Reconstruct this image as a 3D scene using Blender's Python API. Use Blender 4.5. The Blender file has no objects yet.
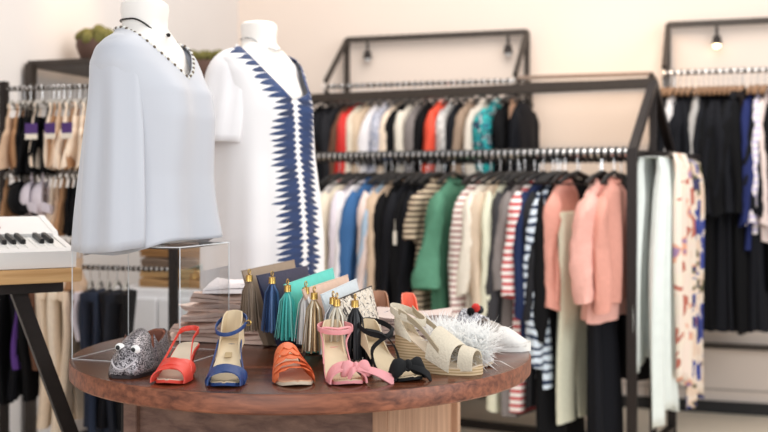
import bpy, bmesh, math, random
from mathutils import Vector, Matrix
R = math.radians
random.seed(7)
sc = bpy.context.scene
COL = sc.collection

# ------------------------------------------------------------ camera, light
F = 1067.0; HZ = 187.0; CZ = 1.25
cam = bpy.data.cameras.new('camera'); cam.sensor_width = 36; cam.lens = 36*F/768
cam.shift_y = -(216-HZ)/768.0
cam.dof.use_dof = True; cam.dof.focus_distance = 2.32; cam.dof.aperture_fstop = 2.8
cam_o = bpy.data.objects.new('camera', cam); COL.objects.link(cam_o)
cam_o.location = (0, 0, CZ); cam_o.rotation_euler = (R(90), 0, 0)
sc.camera = cam_o
w = bpy.data.worlds.new('daylight'); sc.world = w; w.use_nodes = True
bg = w.node_tree.nodes['Background']; bg.inputs[0].default_value = (0.93, 0.96, 1.0, 1); bg.inputs[1].default_value = 0.46
sc.view_settings.view_transform = 'Standard'; sc.view_settings.look = 'None'
sc.view_settings.gamma = 1; sc.view_settings.use_curve_mapping = False
sc.view_settings.exposure = 0.50

def area(name, loc, target, size, power, col, sy=None):
    l = bpy.data.lights.new(name, 'AREA'); l.energy = power; l.color = col; l.size = size
    if sy: l.shape = 'RECTANGLE'; l.size_y = sy
    o = bpy.data.objects.new(name, l); COL.objects.link(o); o.location = loc
    o.rotation_euler = (Vector(target)-Vector(loc)).to_track_quat('-Z', 'Y').to_euler()
    return o
area('shop_window_light', (3.6, 0.6, 2.5), (-0.2, 3.2, 1.0), 2.6, 66, (0.95, 0.98, 1.0), 2.4)
area('front_window_light', (-1.3, -2.2, 2.3), (0.2, 3.5, 0.9), 3.4, 55, (0.97, 0.98, 1.0), 2.2)
area('back_wall_fill_light', (0.6, 3.9, 3.7), (0.6, 5.6, 1.2), 2.6, 78, (1.0, 0.92, 0.84))  # unseen overhead area light, added to brighten the back wall
def spot(name, loc, target, power, col, ang=60):
    l = bpy.data.lights.new(name, 'SPOT'); l.energy = power; l.color = col; l.spot_size = R(ang); l.spot_blend = 1; l.shadow_soft_size = .06
    o = bpy.data.objects.new(name, l); COL.objects.link(o); o.location = loc
    o.rotation_euler = (Vector(target)-Vector(loc)).to_track_quat('-Z', 'Y').to_euler()

# ------------------------------------------------------------ helpers
def srgb(h):
    if isinstance(h, str):
        h = h.lstrip('#'); c = [int(h[i:i+2], 16)/255 for i in (0, 2, 4)]
    else: c = h
    return tuple([(x/12.92 if x <= .04045 else ((x+.055)/1.055)**2.4) for x in c]) + (1,)
MC = {}
def nt(name):
    m = bpy.data.materials.new(name); m.use_nodes = True
    t = m.node_tree; return m, t, t.nodes['Principled BSDF'], t.nodes, t.links
def mat(col, rough=.75, metal=0, bump=.25, scale=60, var=.10, kind='cloth', sheen=0):
    key = (col, rough, metal, bump, scale, var, sheen)
    if key in MC: return MC[key]
    m, t, b, N, L = nt(kind)
    c = srgb(col)
    tc = N.new('ShaderNodeTexCoord'); n = N.new('ShaderNodeTexNoise'); n.inputs['Scale'].default_value = scale; n.inputs['Detail'].default_value = 3
    L.new(tc.outputs['Object'], n.inputs['Vector'])
    mx = N.new('ShaderNodeMix'); mx.data_type = 'RGBA'
    mx.inputs[6].default_value = tuple(x*(1-var) for x in c[:3])+(1,); mx.inputs[7].default_value = tuple(min(1, x*(1+var)) for x in c[:3])+(1,)
    L.new(n.outputs['Fac'], mx.inputs[0]); L.new(mx.outputs[2], b.inputs['Base Color'])
    b.inputs['Roughness'].default_value = rough; b.inputs['Metallic'].default_value = metal
    if kind == 'cloth' and not metal and rough > .7: b.inputs['Specular IOR Level'].default_value = .2
    if sheen: b.inputs['Sheen Weight'].default_value = sheen
    if bump:
        bp = N.new('ShaderNodeBump'); bp.inputs['Strength'].default_value = bump; bp.inputs['Distance'].default_value = .004
        L.new(n.outputs['Fac'], bp.inputs['Height']); L.new(bp.outputs[0], b.inputs['Normal'])
    MC[key] = m; return m
def stripes(c1, c2, freq, duty=.5, axis=2, wob=0):
    key = ('s', c1, c2, freq, duty, axis, wob)
    if key in MC: return MC[key]
    m, t, b, N, L = nt('striped_cloth'); tc = N.new('ShaderNodeTexCoord'); sp = N.new('ShaderNodeSeparateXYZ')
    L.new(tc.outputs['Object'], sp.inputs[0])
    a = N.new('ShaderNodeMath'); a.operation = 'MULTIPLY'; a.inputs[1].default_value = freq; L.new(sp.outputs[axis], a.inputs[0])
    last = a
    if wob:
        n = N.new('ShaderNodeTexNoise'); n.inputs['Scale'].default_value = 12; L.new(tc.outputs['Object'], n.inputs['Vector'])
        s = N.new('ShaderNodeMath'); s.operation = 'MULTIPLY_ADD'; s.inputs[1].default_value = wob; L.new(n.outputs['Fac'], s.inputs[0]); L.new(a.outputs[0], s.inputs[2]); last = s
    f = N.new('ShaderNodeMath'); f.operation = 'FRACT'; L.new(last.outputs[0], f.inputs[0])
    g = N.new('ShaderNodeMath'); g.operation = 'GREATER_THAN'; g.inputs[1].default_value = duty; L.new(f.outputs[0], g.inputs[0])
    mx = N.new('ShaderNodeMix'); mx.data_type = 'RGBA'; mx.inputs[6].default_value = srgb(c1); mx.inputs[7].default_value = srgb(c2)
    L.new(g.outputs[0], mx.inputs[0]); L.new(mx.outputs[2], b.inputs['Base Color']); b.inputs['Roughness'].default_value = .85
    MC[key] = m; return m
def blotch(cols, scale=18, rough=.7, kind='printed_cloth', dist=1.5, voro=False):
    key = ('b', tuple(cols), scale, rough, voro)
    if key in MC: return MC[key]
    m, t, b, N, L = nt(kind); tc = N.new('ShaderNodeTexCoord')
    n = N.new('ShaderNodeTexNoise'); n.inputs['Scale'].default_value = scale; n.inputs['Distortion'].default_value = dist; n.inputs['Detail'].default_value = 2
    L.new(tc.outputs['Object'], n.inputs['Vector'])
    cr = N.new('ShaderNodeValToRGB'); cr.color_ramp.interpolation = 'CONSTANT'
    e = cr.color_ramp.elements
    k = len(cols)
    for i, c in enumerate(cols):
        pos = 0 if i == 0 else .36+.28*(i-1)/max(1, k-2)
        el = e[i] if i < 2 else e.new(pos)
        el.position = pos; el.color = srgb(c)
    L.new(n.outputs['Fac'], cr.inputs[0]); L.new(cr.outputs[0], b.inputs['Base Color']); b.inputs['Roughness'].default_value = rough
    if voro:
        v = N.new('ShaderNodeTexVoronoi'); v.inputs['Scale'].default_value = scale*9; L.new(tc.outputs['Object'], v.inputs['Vector'])
        L.new(v.outputs['Color'], cr.inputs[0])
        L.new(v.outputs['Distance'], b.inputs['Roughness'])
    MC[key] = m; return m
def wood(c1, c2, scale=1.0, rough=.35, axis='X', name='wood', stretch=14, gloss=.5):
    m, t, b, N, L = nt(name); tc = N.new('ShaderNodeTexCoord'); mp = N.new('ShaderNodeMapping')
    s = [stretch*scale]*3; s['XYZ'.index(axis)] = 1.2*scale; mp.inputs['Scale'].default_value = s
    L.new(tc.outputs['Object'], mp.inputs['Vector'])
    n = N.new('ShaderNodeTexNoise'); n.inputs['Scale'].default_value = 2.2; n.inputs['Detail'].default_value = 8; n.inputs['Roughness'].default_value = .6; n.inputs['Distortion'].default_value = .35
    L.new(mp.outputs[0], n.inputs['Vector'])
    cr = N.new('ShaderNodeValToRGB'); cr.color_ramp.elements[0].position = .34; cr.color_ramp.elements[1].position = .66
    cr.color_ramp.elements[0].color = srgb(c1); cr.color_ramp.elements[1].color = srgb(c2)
    L.new(n.outputs['Fac'], cr.inputs[0]); L.new(cr.outputs[0], b.inputs['Base Color']); b.inputs['Roughness'].default_value = rough
    b.inputs['Specular IOR Level'].default_value = gloss
    bp = N.new('ShaderNodeBump'); bp.inputs['Strength'].default_value = .12; bp.inputs['Distance'].default_value = .003
    L.new(n.outputs['Fac'], bp.inputs['Height']); L.new(bp.outputs[0], b.inputs['Normal'])
    return m

class MB:
    def __init__(s): s.v = []; s.f = []; s.mi = []; s.mats = []
    def m(s, mt):
        if mt not in s.mats: s.mats.append(mt)
        return s.mats.index(mt)
    def add(s, vs, fs, mt):
        k = len(s.v); i = s.m(mt); s.v += [tuple(v) for v in vs]
        for f in fs: s.f.append([a+k for a in f]); s.mi.append(i)
    def box(s, c, d, mt, M=None, bev=0):
        bm = bmesh.new(); bmesh.ops.create_cube(bm, size=1)
        for v in bm.verts: v.co = Vector((v.co.x*d[0], v.co.y*d[1], v.co.z*d[2]))
        if bev: bmesh.ops.bevel(bm, geom=bm.edges[:], offset=bev, segments=2, affect='EDGES')
        bm.verts.index_update()
        vs = []
        for v in bm.verts:
            p = v.co.copy()
            if M is not None: p = M @ p
            vs.append(p+Vector(c))
        s.add(vs, [[v.index for v in f.verts] for f in bm.faces], mt); bm.free(); return s
    def beam(s, a, b, wd, mt, hd=None, bev=.002):
        a = Vector(a); b = Vector(b); d = b-a
        up = Vector((0, 0, 1)) if abs(d.normalized().z) < .95 else Vector((math.cos(RAKE), math.sin(RAKE), 0))
        x = d.normalized(); y = up.cross(x).normalized(); z = x.cross(y)
        M = Matrix((x, y, z)).transposed()
        return s.box((a+b)/2, (d.length, wd, hd or wd), mt, M, bev)
    def tube(s, pts, r, mt, n=8, cap=True):
        pts = [Vector(p) for p in pts]; rs = r if isinstance(r, (list, tuple)) else [r]*len(pts)
        rings = []; prev = None
        for i, p in enumerate(pts):
            d = (pts[min(i+1, len(pts)-1)]-pts[max(i-1, 0)]).normalized()
            if prev is None: x = d.orthogonal().normalized()
            else:
                x = prev-d*prev.dot(d); x = x.normalized() if x.length > 1e-6 else d.orthogonal().normalized()
            prev = x; y = d.cross(x)
            rings.append([p+(x*math.cos(2*math.pi*k/n)+y*math.sin(2*math.pi*k/n))*rs[i] for k in range(n)])
        return s.loft(rings, mt, cap, cap)
    def loft(s, rings, mt, cap0=False, cap1=False, closed=True):
        n = len(rings[0]); vs = [p for r in rings for p in r]; fs = []
        for i in range(len(rings)-1):
            for k in range(n if closed else n-1):
                k2 = (k+1) % n
                fs.append([i*n+k, i*n+k2, (i+1)*n+k2, (i+1)*n+k])
        if cap0: fs.append(list(range(n))[::-1])
        if cap1: fs.append([(len(rings)-1)*n+k for k in range(n)])
        s.add(vs, fs, mt); return s
    def band(s, pts, wdir, width, th, mt):
        # ribbon of real thickness: pts centre line, wdir list/one of width directions
        pts = [Vector(p) for p in pts]; rings = []
        for i, p in enumerate(pts):
            wd = Vector(wdir[i] if isinstance(wdir, list) else wdir).normalized()
            d = (pts[min(i+1, len(pts)-1)]-pts[max(i-1, 0)]).normalized()
            nn = d.cross(wd).normalized()
            ww = width[i] if isinstance(width, (list, tuple)) else width
            rings.append([p+wd*ww/2+nn*th/2, p+wd*ww*.25+nn*th*.7, p-wd*ww*.25+nn*th*.7, p-wd*ww/2+nn*th/2, p-wd*ww/2-nn*th/2, p+wd*ww/2-nn*th/2])
        return s.loft(rings, mt, True, True)
    def lathe(s, prof, mt, n=32, c=(0, 0, 0), cap=True):
        c = Vector(c)
        return s.loft([[c+Vector((r*math.cos(2*math.pi*k/n), r*math.sin(2*math.pi*k/n), z)) for k in range(n)] for r, z in prof], mt, cap, cap)
    def ball(s, c, r, mt, sc3=(1, 1, 1), n=12):
        c = Vector(c); rings = []
        for i in range(n+1):
            a = math.pi*i/n; rr = max(math.sin(a), .01)
            rings.append([c+Vector((r*sc3[0]*rr*math.cos(2*math.pi*k/n), r*sc3[1]*rr*math.sin(2*math.pi*k/n), -r*sc3[2]*math.cos(a))) for k in range(n)])
        return s.loft(rings, mt, True, True)
    def build(s, name, parent=None, smooth=True, sub=0, mw=None):
        me = bpy.data.meshes.new(name); me.from_pydata(s.v, [], s.f)
        for mt in s.mats: me.materials.append(mt)
        me.polygons.foreach_set('material_index', s.mi)
        bm = bmesh.new(); bm.from_mesh(me); bmesh.ops.recalc_face_normals(bm, faces=bm.faces[:])
        bm.to_mesh(me); bm.free()
        if smooth:
            me.polygons.foreach_set('use_smooth', [True]*len(me.polygons))
            try: me.set_sharp_from_angle(angle=R(38))
            except Exception: pass
        o = bpy.data.objects.new(name, me); COL.objects.link(o)
        if parent: o.parent = parent
        if mw: o.matrix_local = mw
        if sub:
            md = o.modifiers.new('s', 'SUBSURF'); md.levels = sub; md.render_levels = sub
        return o
def tag(o, label=None, cat=None, group=None, kind=None):
    if label: o['label'] = label
    if cat: o['category'] = cat
    if group: o['group'] = group
    if kind: o['kind'] = kind
    return o
def empty(name, loc, rz=0, label=None, cat=None, group=None):
    o = bpy.data.objects.new(name, None); COL.objects.link(o); o.empty_display_size = .05
    o.location = loc; o.rotation_euler = (0, 0, rz); return tag(o, label, cat, group)
def clone(o, parent=None):
    kids = [c for c in ALLKIDS.get(o.name, [])]
    c = o.copy(); COL.objects.link(c)
    if parent: c.parent = parent
    for ch in kids: clone(ch, c)
    return c
ALLKIDS = {}
def at(px, py, D): return Vector(((px-384)/F*D, D, CZ+(HZ-py)*D/F))
def ontab(px, py):
    D = .405*F/(py-HZ); return Vector(((px-384)/F*D, D, TZ))
def sm(a, b, x):
    x = max(0, min(1, (x-a)/(b-a))); return x*x*(3-2*x)
def lerpk(keys, t):
    for (a, va), (b, vb) in zip(keys, keys[1:]):
        if t <= b:
            k = 0 if b == a else max(0, (t-a)/(b-a)); k = k*k*(3-2*k)
            return va+(vb-va)*k
    return keys[-1][1]
TZ = CZ-.405
WD = Vector((.951, -.309, 0)); WN = Vector((-.309, -.951, 0))   # back wall direction, normal into the room
RAKE = R(-18)

# ------------------------------------------------------------ materials
black_steel = mat('2b2523', .42, .6, .1, 40, .25, 'black_steel')
dark_steel = mat('3a322c', .5, .3, .1, 40, .25, 'dark_steel')
tan_steel = mat('8a7668', .55, .2, .1, 40, .2, 'bare_steel')
chrome = mat('dcdcdc', .2, 1, 0, 40, .02, 'chrome')
gold = mat('c9a45c', .28, 1, .05, 90, .05, 'gold')
blackpl = mat('0d0c0d', .4, 0, 0, 30, .1, 'black_plastic')
paper = mat('e9dfcf', .9, 0, 0, 30, .04, 'paper')
table_wood = wood('35190e', '6e3a22', 1, .25, 'X', 'walnut_wood')
rim_wood = wood('562a17', '9a5c40', 1.5, .42, 'X', 'walnut_edge', 20)
grey_wood = wood('5a4038', '86685a', 1.6, .6, 'X', 'weathered_wood')
light_wood = wood('a07a60', 'c49d80', 1.4, .55, 'Z', 'light_wood')
oak = wood('b98a55', 'dcb27c', 1.4, .5, 'X', 'oak_wood')
plaster = mat('f3ede6', .6, 0, .05, 30, .02, 'mannequin_plaster')
wall_m = mat('dfd0c4', .9, 0, .05, 3, .02, 'wall_paint')
wall_l = mat('d6d0cc', .9, 0, .05, 3, .02, 'wall_paint_white')
insole = mat('d9c3a0', .55, 0, .1, 40, .05, 'leather_insole')

# ------------------------------------------------------------ setting
WP = Vector((1.54, 6.02, 0))            # a point on the back wall
def wallpt(px, off=0):                  # point on back wall (offset into room) under pixel column px
    k = (px-384)/F; A = WP+WN*off
    s = (k*A.y-A.x)/(WD.x-k*WD.y)
    return A+WD*s
corner = wallpt(238)
far_r = corner+WD*6.0
def slab(name, a, b, z0, z1, out, mt, th=.1):
    m = MB(); a = Vector(a); b = Vector(b); o = Vector(out)*th
    pts = [a, b, b+o, a+o]
    vs = [Vector((p.x, p.y, z0)) for p in pts]+[Vector((p.x, p.y, z1)) for p in pts]
    m.add(vs, [[0, 1, 2, 3], [4, 5, 6, 7], [0, 1, 5, 4], [1, 2, 6, 5], [2, 3, 7, 6], [3, 0, 4, 7]], mt)
    return tag(m.build(name, smooth=False), kind='structure')
slab('wall_back', corner-WD*.1, far_r, 0, 3.6, -WN, wall_m)
lw_end = corner+WN*6.2
slab('wall_left', corner, lw_end, 0, 3.6, -WD, wall_l)
floor_m = mat('e0d2be', .5, 0, .05, 4, .08, 'floor_finish')
m = MB(); fa = corner-WN*.1-WD*.1; fb = far_r-WN*.1; fc = fb+WN*7; fd = fa+WN*7
vs = [Vector((p.x, p.y, z)) for z in (-.08, 0) for p in (fa, fb, fc, fd)]
m.add(vs, [[0, 1, 2, 3], [4, 5, 6, 7], [0, 1, 5, 4], [1, 2, 6, 5], [2, 3, 7, 6], [3, 0, 4, 7]], floor_m)
tag(m.build('floor', smooth=False), kind='structure')
base_m = mat('1c1a1a', .6, 0, 0, 30, .1, 'dark_baseboard')
slab('baseboard_back', corner+WN*.001, far_r+WN*.001, 0, .065, WN, base_m, .02)
slab('baseboard_left', corner+WD*.001, lw_end+WD*.001, 0, .065, WD, base_m, .02)
slab('trim_1', wallpt(560, .001), wallpt(800, .001), .125, .132, WN, mat('a89e94', .8, 0, 0, 30, .02, 'trim_paint'), .006)

# ------------------------------------------------------------ rails / racks
def ribbed_rail(m, a, b, r, pitch, mt, mt2, rr=None):
    a = Vector(a); b = Vector(b); d = (b-a); n = int(d.length/pitch); x = d.normalized()
    m.tube([a, b], r, mt, 10)
    rr = rr or r*1.35
    for i in range(n):
        c = a+x*(i+.5)*pitch
        m.tube([c-x*pitch*.24, c+x*pitch*.24], rr, mt2, 10)
# main gabled rack
FR = at(632, HZ, 4.45); FR.z = 0
PD = Vector((.47, .883, 0))                 # depth direction of the rack
BD = Vector((-.883, .47, 0))                # along the rack, to the left
RL = 1.95
Lw = .72
RAIL_Z = CZ+34.5*4.45/F; BEND = CZ+39*4.45/F; APEX = CZ+104*4.77/F
rk = empty('clothing_rack', FR+PD*Lw/2+BD*RL/2, 0, 'long black steel clothing rack with gabled ends behind the round table', 'clothing rack')
org = rk.location.copy()
def rp(u, v, z): return FR+BD*u+PD*v+Vector((0, 0, z))-org
for nm, u in (('right', 0), ('left', RL)):
    for v in (0, Lw):
        MB().beam(rp(u, v, 0), rp(u, v, BEND), .042, black_steel).build('post', rk)
        MB().beam(rp(u, v, BEND-.02), rp(u, Lw/2, APEX), .036, black_steel).build('rafter', rk)
    MB().beam(rp(u, Lw/2, .0), rp(u, Lw/2, APEX-.02), .030, black_steel).build('king_post', rk)
    MB().beam(rp(u, 0, .10), rp(u, Lw, .10), .036, black_steel).build('foot_rail', rk)
    MB().beam(rp(u, 0, RAIL_Z), rp(u, Lw, RAIL_Z), .026, black_steel).build('end_rail', rk)
MB().beam(rp(-.10, .18, RAIL_Z), rp(-.10, Lw+.10, RAIL_Z), .022, black_steel).build('scarf_rail', rk)
for v in (.2, Lw): MB().beam(rp(0, v, RAIL_Z), rp(-.10, v, RAIL_Z), .018, black_steel).build('scarf_rail_arm', rk)
MB().beam(rp(0, Lw/2, APEX), rp(RL, Lw/2, APEX), .046, dark_steel, .044).build('ridge_beam', rk)
MB().beam(rp(0, Lw/2, .10), rp(RL, Lw/2, .10), .036, black_steel).build('foot_rail', rk)
for v in (0, Lw):
    m = MB(); ribbed_rail(m, rp(.02, v, RAIL_Z), rp(RL-.02, v, RAIL_Z), .020, .030, chrome, blackpl, .026); m.build('hanging_rail', rk)

# wall racks
def wall_rack(name, pxl, length, ztop, zrail, proj, label, lamps, lower=()):
    A = wallpt(pxl, .05); o0 = Vector((A.x, A.y, 0))
    r = empty(name, o0, 0, label, 'clothing rack')
    L_ = WD*length; P = WN*proj
    def q(p, z): return Vector((p.x, p.y, z))
    Z0 = Vector((0, 0, 0))
    for s in (Z0, L_):
        MB().beam(q(s, .0), q(s, ztop), .03, dark_steel).build('wall_post', r)
        MB().beam(q(s, ztop), q(s+P, zrail+.03), .026, dark_steel).build('diagonal_stay', r)
        MB().beam(q(s, zrail-.25), q(s+P, zrail-.02), .02, dark_steel).build('lower_stay', r)
    MB().beam(q(Z0, ztop), q(L_, ztop), .032, dark_steel).build('top_beam', r)
    m = MB(); ribbed_rail(m, q(P, zrail), q(P+L_, zrail), .009, .035, chrome, dark_steel, .014); m.build('hanging_rail', r)
    for z in lower:
        MB().beam(q(Z0, z), q(L_, z), .03, dark_steel).build('lower_beam', r)
    for t in lamps:
        c = L_*t+Vector((0, 0, ztop-.02))
        m = MB(); m.tube([c, c-Vector((0, 0, .05))], .008, black_steel); m.lathe([(.012, -.05), (.02, -.055), (.028, -.10)], black_steel, 14, c)
        lp = m.build('spot_lamp', r)
        g, t_, b, N, L2 = nt('lamp_glow'); b.inputs['Emission Color'].default_value = (1, .72, .42, 1); b.inputs['Emission Strength'].default_value = 6 if len(lamps) == 1 else 0
        m = MB(); m.ball(c-Vector((0, 0, .10)), .02, g); m.build('bulb', lp)
    return r
CP = at(347, 40, 6.12); CZT = CZ+(HZ-40)*6.25/F; CZR = CZT-.30
cr_len = (wallpt(527, .05)-wallpt(347, .05)).length
zc = CZ+(HZ-83)*5.98/F
wall_rack('wall_clothing_rack', 347, cr_len, CZ+(HZ-40)*wallpt(347, .05).y/F, zc, .36, 'black steel wall rack with slanted stays behind the long rack', (.12, .9))
RZT = CZ+(HZ-25)*wallpt(668, .05).y/F; zr = CZ+(HZ-73)*5.6/F
wall_rack('wall_clothing_rack', 668, 2.0, RZT, zr, .36, 'black steel wall rack at right holding mostly black clothes', (.13,), (CZ-(345-HZ)*wallpt(700, .05).y/F,))
# low open frame between both wall racks
A = wallpt(518, .42); B = wallpt(650, .42); zt = CZ+(HZ-78)*A.y/F
fr = empty('steel_side_stand', A.to_2d().to_3d(), 0, 'tan topped open steel frame against the wall behind the rack ridge', 'display frame')
Lv = B-A
def q3(p, z): return Vector((p.x, p.y, z))
MB().beam(q3(Vector(), zt), q3(Lv, zt), .05, tan_steel, .02).build('top_beam', fr)
back = -WN*.36
MB().beam(q3(back, zt), q3(Lv+back, zt), .03, dark_steel, .02).build('top_beam', fr)
for e in (Vector(), Lv):
    MB().beam(q3(e, zt), q3(e+back, zt), .03, dark_steel, .02).build('side_beam', fr)
    MB().beam(q3(e+back, 0), q3(e+back, zt), .03, dark_steel).build('post', fr)
    MB().beam(q3(e+back, .5), q3(e, zt), .02, dark_steel).build('stay', fr)

# ------------------------------------------------------------ garments
def garment_mesh(mt, L=.62, sh=.19, hem=.2, th=.028, hth=.04, sl=.55, slr=.045, slh=None, neck=.07, folds=5, seed=0, trim=None, amp=.10, slout=.03, strap=False, thin=False):
    rnd = random.Random(seed); m = MB(); n = 36; rows = 22
    ph = [rnd.uniform(0, 6.28) for _ in range(6)]
    rings = []
    for i in range(rows+1):
        t = i/rows; z = -t*L if t > 0 else 0
        if strap: hw = lerpk([(0, sh*.55), (.2, sh*.62), (.35, sh*.85), (1, hem)], t)
        else: hw = lerpk([(0, neck), (.06, sh*.62), (.13, sh*.93), (.17, sh), (.3, sh*.93), (.6, (sh+hem)/2), (1, hem)], t)
        zz = -L*(t if t > .14 else t*.75)
        tk = lerpk([(0, .012), (.1, th), (.4, th*1.15), (1, hth)], t)
        ring = []
        for k in range(n):
            a = 2*math.pi*k/n; ca = math.cos(a); sa = math.sin(a)
            f = amp*sm(.15, .9, t)*(math.sin(folds*a+ph[0]+t*1.2)+.6*math.sin((folds+3)*a+ph[1]-t))
            u = hw*(abs(ca)**.75)*(1 if ca >= 0 else -1)
            v = tk*sa*(1+f*3)+.010*math.sin(u*38+ph[2])*sm(.1, .6, t)+.012*math.sin(t*4+ph[3])*t
            u *= 1+f*.25
            ring.append(Vector((u, v, zz+.006*math.sin(a*2+ph[4])*t)))
        rings.append(ring)
    m.loft(rings, mt, True, False)
    # inner hem return
    last = rings[-1]
    m.loft([last, [Vector((p.x*.93, p.y*.8, p.z+.02)) for p in last], [Vector((p.x*.9, p.y*.3, p.z+.05)) for p in last]], mt, False, True)
    if sl:
        for s in (-1, 1):
            rg = []; nn = 16; slh_ = slh or slr*.8
            for i in range(15):
                t = i/14; z = -.055-.012*t-sl*t
                cx = s*(sh*.9+.018*math.sin(min(1, t*5)*1.57)+slout*t); r1 = lerpk([(0, slr*.30), (.07, slr*.72), (.18, slr*.95), (.5, slr*.9), (1, slh_)], t)
                cy = .012*math.sin(t*5+ph[(2 if s < 0 else 3)])
                rr = []
                for k in range(nn):
                    a = 2*math.pi*k/nn
                    f = 1+.14*math.sin(3*a+ph[4]+t*6)+.07*math.sin(t*30+a*2+ph[5])
                    rr.append(Vector((cx+r1*.95*f*math.cos(a), cy+r1*.8*f*math.sin(a), z+.012*math.sin(a+ph[1]))))
                rg.append(rr)
            m.loft(rg, mt, True, False)
            lr = rg[-1]; c = sum(lr, Vector())/len(lr)
            m.loft([lr, [c+(p-c)*.85+Vector((0, 0, .03)) for p in lr]], trim or mt, False, True)
            if trim: m.loft([[c+(p-c)*1.05+Vector((0, 0, .02)) for p in lr], [c+(p-c)*1.06 for p in lr]], trim)
    if neck and not strap:      # collar ring
        m.tube([(neck*.8*math.cos(a), .02*math.sin(a), .004+.01*math.sin(a)) for a in [2*math.pi*k/16 for k in range(17)]], .006, trim or mt, 6, False)
    if strap:
        for s in (-1, 1): m.tube([(s*sh*.5, 0, -.005), (s*sh*.46, .006, .03), (s*sh*.4, 0, .05)], .004, mt, 6)
    return m
def trouser_mesh(mt, L=.75, w=.12, seed=0):
    rnd = random.Random(seed); m = MB()
    for s in (-1, 1):
        rings = []; ph = rnd.uniform(0, 6)
        for i in range(14):
            t = i/13; hw = w*.62*(1-.25*t); cx = s*w*(.45+.10*t)
            rings.append([Vector((cx+hw*(1+.1*math.sin(4*a+ph+t*3))*math.cos(a), .02*(1+.3*math.sin(3*a+ph))*math.sin(a)+.01*math.sin(t*5+ph), -t*L)) for a in [2*math.pi*k/18 for k in range(18)]])
        m.loft(rings, mt, True, True)
    m.box((0, 0, -.015), (w*2.1, .035, .035), mt, None, .006)
    return m
def hanger_mesh(mt=None, hook=None, w=.19):
    m = MB(); hook = hook or chrome; mt = mt or blackpl
    m.tube([(0, 0, .0), (0, 0, .060)]+[(.018*math.sin(a), 0, .080-.018*math.cos(a)+.0) for a in [R(x) for x in range(0, 240, 30)]], .0022, hook, 6)
    for s in (-1, 1): m.tube([(0, 0, 0), (s*w*.5, 0, -.022), (s*w*.9, 0, -.05)], [.008, .011, .007], mt, 8)
    m.tube([(-w*.85, 0, -.052), (w*.85, 0, -.052)], .004, mt, 6)
    return m
HG = {}
def hang_hanger(loc, rz, label, group, kind='black', cat='clothes hanger'):
    if kind not in HG:
        me = {'black': lambda: hanger_mesh(), 'wood': lambda: hanger_mesh(mat('8d6a4c', .5, 0, 0, 40, .1, 'hanger_wood')), 'clear': lambda: hanger_mesh(mat('a9a49c', .35, 0, 0, 40, .02, 'clear_plastic'), chrome, .1)}[kind]()
        o = me.build('clothes_hanger'); HG[kind] = o
    else:
        o = HG[kind].copy(); COL.objects.link(o)
    o.location = loc; o.rotation_euler = (0, 0, rz)
    return tag(o, label, cat, group)

def hook_s(A, dirv, perp, hw, px):
    # position along rail so that the near shoulder falls on pixel column px
    k = (px-384)/F; P = A+perp*hw
    return (k*P.y-P.x)/(dirv.x-k*dirv.y)
GC = {}
def put_garment(A, dirv, perp, rz, px, zrail, spec, rail_r=.02):
    d = dict(spec); name = d.pop('name'); label = d.pop('label'); cat = d.pop('cat'); mt = d.pop('mt'); group = d.pop('group', None)
    hang = d.pop('hang', 'black'); hl = d.pop('hl', None); drop = d.pop('drop', .118); tagp = d.pop('tagp', None); twist = d.pop('twist', 0)-7
    kindf = d.pop('fn', 'g')
    hw = d.get('sh', .19)
    d.pop('shh', None)
    s = hook_s(A, dirv, perp, hw, px)
    p = A+dirv*s; p.z = zrail
    rz2 = rz+R(twist)
    if kindf == 'g': me = garment_mesh(mt, **d)
    else: d.pop('sh', None); me = trouser_mesh(mt, **d)
    o = me.build(name); o.location = p-Vector((0, 0, drop)); o.rotation_euler = (0, 0, rz2)
    tag(o, label, cat, group)
    if tagp:
        m = MB(); m.box((0, 0, -.03), (.028, .002, .06), paper); m.tube([(0, 0, 0), (0, 0, .05)], .0012, paper, 5)
        t = m.build('price_tag', o); t.location = tagp; t['label'] = 'cream paper price tag'
    if hl is None: hl = 'hanger holding the '+label.split(' hanging')[0]
    hl = ' '.join(hl.split()[:15])
    hang_hanger(p-Vector((0, 0, .079)), rz2, hl, group and 'hangers of the '+group, hang)
    return o

C = {'white': mat('e8e4e6', .8), 'grey_white': mat('cfcac8', .8), 'cream': mat('ddd2bf', .8), 'lilac': mat('d5ccd4', .8), 'denim': mat('3c6596', .85, 0, .4, 300, .3),
     'blush': mat('dccac4', .8), 'beige': mat('c3ab93', .85), 'lightblue': mat('9fb4c8', .8), 'black': mat('08080b', .85), 'black2': mat('101117', .8), 'char': mat('3b3a3d', .85),
     'green': mat('4f8068', .75, 0, .5, 30, .15), 'offwhite': mat('dcd4c6', .85), 'grey': mat('7d7674', .85), 'navy': mat('1e2a4c', .8), 'salmon': mat('e2aca0', .8),
     'salmon2': mat('d49788', .8), 'pistachio': mat('d9d8c2', .8), 'taupe': mat('8f7b6c', .85), 'red': mat('c8231c', .7), 'orange': mat('ea5238', .7), 'tanp': mat('c99d80', .6),
     'brown': mat('6a4a3a', .8), 'dgrey': mat('222226', .8), 'purple': mat('5b3b84', .8), 'nude': mat('c9ab90', .85), 'nude2': mat('ecd8c2', .8)}
rz_main = math.atan2(PD.y, PD.x)
railA = FR.copy()
S = dict
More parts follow.
